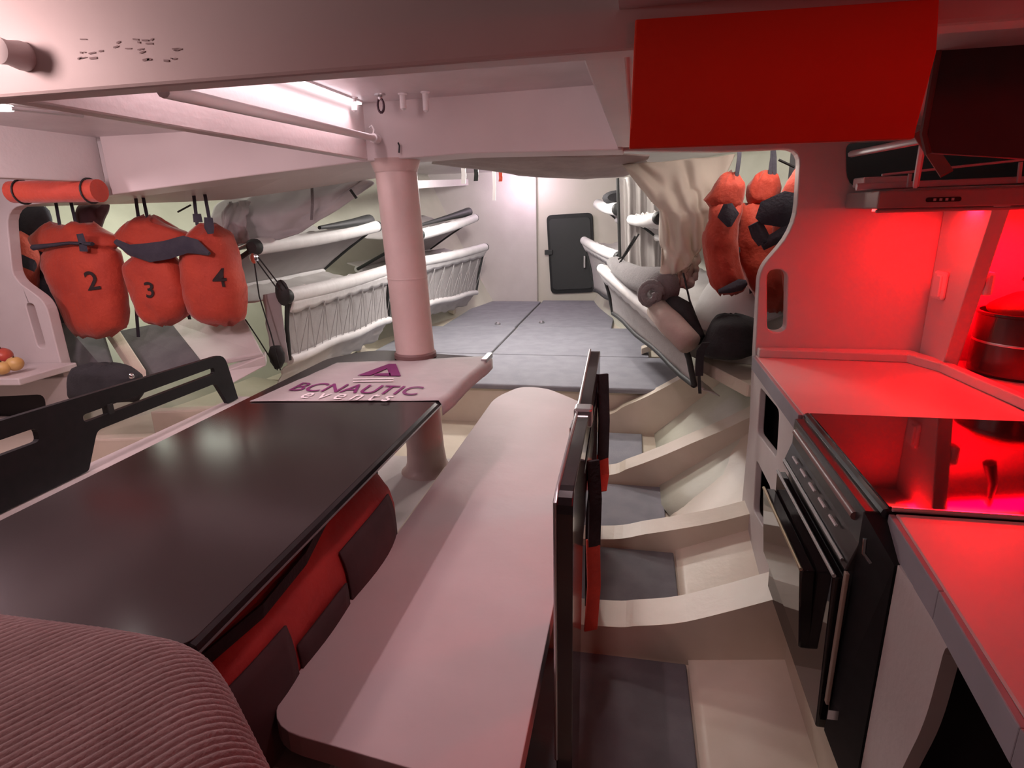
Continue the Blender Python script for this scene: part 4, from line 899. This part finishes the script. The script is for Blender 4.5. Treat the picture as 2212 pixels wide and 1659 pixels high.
# tan roll and dark mattress pad on the near right cot
path = [ay(*p) for p in ((1420, 668, 3.0), (1450, 700, 2.86), (1490, 742, 2.74))]
bm = B(); tube(bm, path, [.055, .06, .055], 16); tag(mk('bolster', bm, TAN, smooth=180), 'tan rolled bolster at the near end of the right cot', 'bolster')
path = [ay(*p) for p in ((1438, 640, 3.12), (1470, 672, 2.95), (1505, 735, 2.80))]
bm = B(); tube(bm, path, [.04, .062, .04], 14)
for v in bm.verts: v.co += V((nz(v.co, 9, 1)*.015, nz(v.co, 9, 2)*.015, nz(v.co, 9, 3)*.015))
tag(mk('dark_jacket', bm, BLACK, smooth=180), 'dark rolled jacket behind the tan bolster', 'jacket')
# white sail pile on the right berth
bm = B(); n_, m_ = 34, 14
def pile(u, v):
    a = u*2*math.pi; r = math.cos(v*math.pi/2)**.45; h = math.sin(v*math.pi/2)**.8
    p = V((.66+.36*r*math.cos(a), 3.25+.34*r*math.sin(a), .70+.40*h)); return p+V((.05*nz(p, 3.2, 1), .05*nz(p, 3.2, 2), .07*nz(p, 3.0, 3)))
grid(bm, pile, n_, m_); tag(mk('sail_pile', bm, CLOTH, smooth=180), 'heaped white sailcloth on the berth below the right orange bags', 'sail')
# berth shelf on the right
bm = B(); q = [az(*p, .70) for p in ((1503, 772), (1528, 757), (1612, 745), (1640, 790), (1622, 868))]
q = [q[0], q[1], V((1.2, 3.4, .70)), V((1.2, 2.60, .70)), V((.50, 2.60, .70))]
solid(bm, [p-V((0, 0, .06)) for p in q], (0, 0, .06)); tag(mk('berth_shelf', bm, CREAM, bevel=.014), 'cream berth shelf edge in front of the white sail pile on the right', 'shelf')
# black bag with strap
t = thing('black_bag', 'soft black bag lying on the white sail beside the galley bulkhead', 'bag', ay(1570, 770, 2.75))
mk('body', blob([(680, 1560, 1600), (686, 1545, 1630), (700, 1535, 1650), (725, 1524, 1655), (745, 1515, 1655), (760, 1512, 1630), (772, 1535, 1600)], 2.78, .11, wr=.014, seed=12), BLACK, t, smooth=75)
bm = B(); P = [ay(*p, 2.66) for p in ((1525, 740), (1514, 757), (1511, 780), (1510, 812), (1512, 850))]; ribbon(bm, P[:4], (1, 0, .1), .035, .006); mk('strap', bm, BLACK, t)
bm = B(); ribbon(bm, P[3:], (1, 0, 0), .014, .005); mk('strap_end', bm, RUB, t)
bm = B(); tube(bm, [ay(1476, 590, 3.0), ay(1490, 650, 2.95), ay(1506, 692, 2.9)], .005, 5); tag(mk('control_line', bm, ROPE), 'thin dark line in front of the white sail pile on the right', 'line')
for pts, lab in ((((1380, 505, 4.0), (1355, 545, 4.0), (1338, 568, 4.0)), 'dark lashing line in front of the pleated curtain'), (((1372, 510, 4.0), (1345, 555, 4.0), (1335, 560, 4.0)), 'second dark lashing line in front of the pleated curtain')):
    bm = B(); tube(bm, [ay(*p) for p in pts], .006, 5); tag(mk('lashing_line', bm, ROPE), lab, 'line', 'lashing lines on the right cots')
# left hull mats and board
def hullmat(label, pxs, y0s, m, name='hull_mat', cat='mat', th=.03):
    q = [ay(a, b, c) for a, b, c in pxs]; bm = B(); n = (q[1]-q[0]).cross(q[3]-q[0]).normalized()*th
    hexa(bm, q, [p+n for p in q]); return tag(mk(name, bm, m, bevel=.008), label, cat)
hullmat('dark grey hull mat behind orange bag 2', [(140, 800, 2.75), (262, 832, 2.62), (225, 715, 3.05), (95, 640, 3.15)], 0, MATD)
hullmat('grey hull mat between the cream rib and the white berth board', [(318, 828, 2.66), (440, 786, 2.74), (372, 700, 3.15), (262, 722, 3.1)], 0, MATD)
hullmat('pale berth board below orange bag 4', [(430, 798, 2.72), (572, 772, 2.80), (520, 672, 3.2), (372, 704, 3.15)], 0, WHITE, 'berth_board', 'board')
bm = B(); q = [ay(*p) for p in ((490, 800, 2.70), (572, 768, 2.80), (575, 790, 2.80), (500, 830, 2.68))]; hexa(bm, q, [p+V((-.03, .06, .01)) for p in q]); tag(mk('berth_edge', bm, WHITE, bevel=.006), 'white front edge of the berth board below orange bag 4', 'board')
bm = B(); q = [ay(*p) for p in ((225, 722, 3.0), (252, 722, 3.0), (318, 825, 2.6), (290, 822, 2.6))]; hexa(bm, q, [p+V((-.02, .03, .06)) for p in q]); tag(struct('trim_23', bm, CREAM, 'cream curved rib on the left hull between the grey hull mats', bevel=.008), None, 'rib')
# ================================================================== SMALL DETAILS
# white rod under the lit recess
t = thing('curtain_rod', 'white rod running forward under the lit ceiling recess', 'rod', ay(805, 300, 2.36))
a, b = V((-.985, .97, 1.69)), V((-1.0, 2.365, 1.69))
a = ay(352, 196, .97); b = ay(806, 298, 2.33)
bm = B(); tube(bm, [a, b], .012, 10); mk('tube', bm, PLA, t, smooth=50)
bm = B(); tube(bm, [b+V((0, .0, 0)), b+V((0, .04, 0))], .018, 10); mk('end_socket', bm, PLA, t, smooth=50)
bm = B(); tube(bm, [ay(806, 296, 2.34), ay(808, 280, 2.34), ay(803, 271, 2.34), ay(798, 276, 2.34)], .004, 6); mk('hook', bm, PLA, t, smooth=50)
# lamp strip along the top of the long beam
t = thing('strip_lamp', 'bright slim strip lamp along the top of the long beam in the recess', 'lamp', (-1.05, 1.66, 1.85))
bm = B(); box(bm, -1.064, -1.045, 1.0, 2.34, 1.858, 1.870); mk('housing', bm, PLA, t, bevel=.002)
bm = B(); box(bm, -1.062, -1.047, 1.01, 2.33, 1.851, 1.858); mk('diffuser', bm, LED, t)
t = thing('recess_fill_lamp', 'added flat fill lamp hidden behind the near cross beam in the recess', 'lamp', (-.155, 1.13, 1.86))  # added fixture for the recess fill, hidden by the near beam
bm = B(); box(bm, -.21, -.10, 1.03, 1.23, 1.858, 1.874); mk('housing', bm, PLA, t, bevel=.004)
bm = B(); box(bm, -.20, -.11, 1.05, 1.21, 1.852, 1.859); mk('diffuser', bm, LEDW, t)
# pins and eye bolt in the recess ceiling
for (px, py, lab) in ((765, 232, 'leftmost white pin under the recess ceiling'), (871, 228, 'white pin right of the eye bolt under the recess ceiling'), (920, 232, 'rightmost white pin under the recess ceiling')):
    p = ay(px, py, 2.26); hh = 1.870-p.z; bm = B(); lathe(bm, (p.x, p.y, 1.870), [(.017, 0), (.017, -.006), (.011, -.009), (.011, -hh-.010), (.004, -hh-.016)][::-1], 12); tag(mk('ceiling_pin', bm, PLA, smooth=40), lab, 'pin', 'white pins in the lit ceiling recess')
p = ay(822, 222, 2.24); t = thing('eye_bolt', 'dark eye bolt hanging from the recess ceiling', 'eye bolt', (p.x, p.y, 1.868))
bm = B(); lathe(bm, (p.x, p.y, 1.868), [(.006, -.02), (.008, -.012), (.020, -.006), (.020, 0)], 12); mk('base', bm, STEEL, t, smooth=40)
bm = B(); tube(bm, [V((p.x+.012*math.cos(a), p.y, 1.828+.024*math.sin(a))) for a in [q*2*math.pi/14 for q in range(15)]], .0045, 6); mk('ring', bm, mat('dark_ring', (.06, .03, .04), .4, metallic=.6), t, smooth=50)
# wires at the head of the post
for pts, lab in ((((745, 326), (746, 308), (755, 298), (764, 300)), 'thin white wire loop left of the rod end on the beam'), (((785, 336), (786, 312), (782, 300)), 'thin white wire below the rod end on the beam'), (((862, 330), (863, 315), (860, 308)), 'short dark wire on the beam right of the post head')):
    bm = B(); tube(bm, [ay(a, b, 2.372) for a, b in pts], .0035, 5); tag(mk('wire', bm, PLA if 'white' in lab else RUB), lab, 'wire')
# orange roll under the left beam
a, b = ay(28, 415, 2.30), ay(215, 412, 2.30)
bm = B(); rings = []
for k in range(13):
    s = k/12; c = a.lerp(b, s); r = .048+.004*nz((s*6, 0, 0), 2); rings.append([V((c.x, c.y+r*math.cos(q*math.pi/9), c.z+r*math.sin(q*math.pi/9))) for q in range(18)])
loft(bm, rings); t = thing('orange_roll', 'short orange padded roll tied under the left beam', 'roll', a); mk('roll', bm, ORG, t, smooth=60)
for s in (.12, .9):
    c = a.lerp(b, s); bm = B(); tube(bm, [V((c.x, c.y+.052*math.cos(q*math.pi/9), c.z+.052*math.sin(q*math.pi/9))) for q in range(19)], .004, 6); mk('tie', bm, RUB, t)
# lamp at the upper left corner: round boss
p = ay(-6, 108, .86); t = thing('wall_knob', 'pale round fitting at the left edge of the near beam', 'fitting', p)
bm = B(); loft(bm, [[V((p.x+r*math.cos(a), .905-d, p.z+r*math.sin(a))) for a in [q*math.pi/10 for q in range(20)]] for r, d in ((.022, 0), (.022, .01), (.018, .03), (.020, .045), (.008, .052))]); mk('boss', bm, PLA, t, smooth=50)
# corner lamp glass and its bracket above it
bm = B(); lathe(bm, (-1.20, .62, 2.0), [(.05, 0), (.07, -.02), (.065, -.06), (.03, -.08), (.004, -.083)][::-1], 20); tag(mk('dome_lamp', bm, LEDW, smooth=50), 'bright dome lamp on the ceiling at the near left', 'lamp')
# small lit oval and rod at the far left below the near beam
p = ay(2, 232, 1.6); bm = B(); lathe(bm, p, [(.004, -.010), (.03, -.008), (.034, 0), (.03, .006)], 16); tag(mk('ceiling_spot', bm, LEDW, smooth=50), 'small lit ceiling spot at the left edge under the near beam', 'lamp')
bm = B(); tube(bm, [ay(22, 234, 1.5), ay(178, 250, 1.75)], .006, 6); tag(mk('ceiling_wire', bm, PLA, smooth=50), 'thin white rod under the dim left ceiling panel', 'rod')
# straps hanging from the fore cabin ceiling
for (px, y0, y1, y_, wd, m, lab) in ((1000, 360, 397, 4.6, .03, WINK, 'short white strap hanging from the ceiling right of the post'), (1027, 362, 391, 4.6, .028, RUB, 'short black strap hanging beside the white strap'), (1066, 372, 433, 4.8, .022, WINK, 'long white strap hanging in front of the bow bulkhead'), (1080, 378, 392, 4.8, .024, ORG, 'tiny orange tag hanging in front of the bow bulkhead')):
    P = [ay(px, y0, y_), ay(px+2, (y0+y1)/2, y_), ay(px+1, y1, y_)]; P[0].z = 1.9; bm = B(); ribbon(bm, P, (1, 0, 0), wd*1.2, .005); tag(mk('ceiling_strap', bm, m), lab, 'strap', 'straps hanging from the fore cabin ceiling')
# hull stringer on the left
bm = B(); a, b = ay(890, 408, 5.3), ay(1012, 400, 7.4); hexa(bm, [a, a+V((0, 0, .07)), a+V((-.1, .02, .07)), a+V((-.1, .02, 0))], [b, b+V((0, 0, .07)), b+V((-.1, .02, .07)), b+V((-.1, .02, 0))]); tag(struct('trim_24', bm, WHITE, 'pale stringer along the left hull near the bow bulkhead'), None, 'stringer')
# scuff marks on the near beam
SC = mat('scuff', (.36, .29, .29), .9)
bm = B(); rr_ = random.Random(3)
for k in range(26):
    px, py = rr_.uniform(165, 385), rr_.uniform(84, 132); p = ay(px, py, .9038); l_, h_ = rr_.uniform(.002, .007), rr_.uniform(.0006, .0016); d_ = rr_.uniform(-.001, .001)
    bm.faces.new([bm.verts.new(q) for q in (p+V((-l_, 0, -h_-d_)), p+V((l_, 0, -h_+d_)), p+V((l_, 0, h_+d_)), p+V((-l_, 0, h_-d_)))])
o = mk('scuff_marks', bm, SC, bpy.data.objects['trim_2']); o['kind'] = 'stuff'
# dome lamps of the fore cabin
for (x, y, z, lab) in ((-1.30, 7.25, 1.90, 'small dome lamp on the fore cabin ceiling near the bow bulkhead'), (-1.05, 5.0, 1.90, 'dome lamp on the middle of the fore cabin ceiling')):
    bm = B(); lathe(bm, (x, y, z), [(.004, -.03), (.04, -.026), (.06, -.012), (.065, 0)], 18); tag(mk('dome_lamp', bm, LEDW, smooth=50), lab, 'lamp')

# dark tie lines in front of the hull lining
for (a, b, y, lab) in ((( 384, 458), (412, 443), 3.05, 'short dark tie line above orange bag 3 on the left'), ((1682, 345), (1716, 361), 2.62, 'short dark tie line beside the straps of the right orange bags')):
    bm = B(); tube(bm, [ay(*a, y), ay(*b, y)], .005, 5); tag(mk('tie_line', bm, ROPE), lab, 'line')
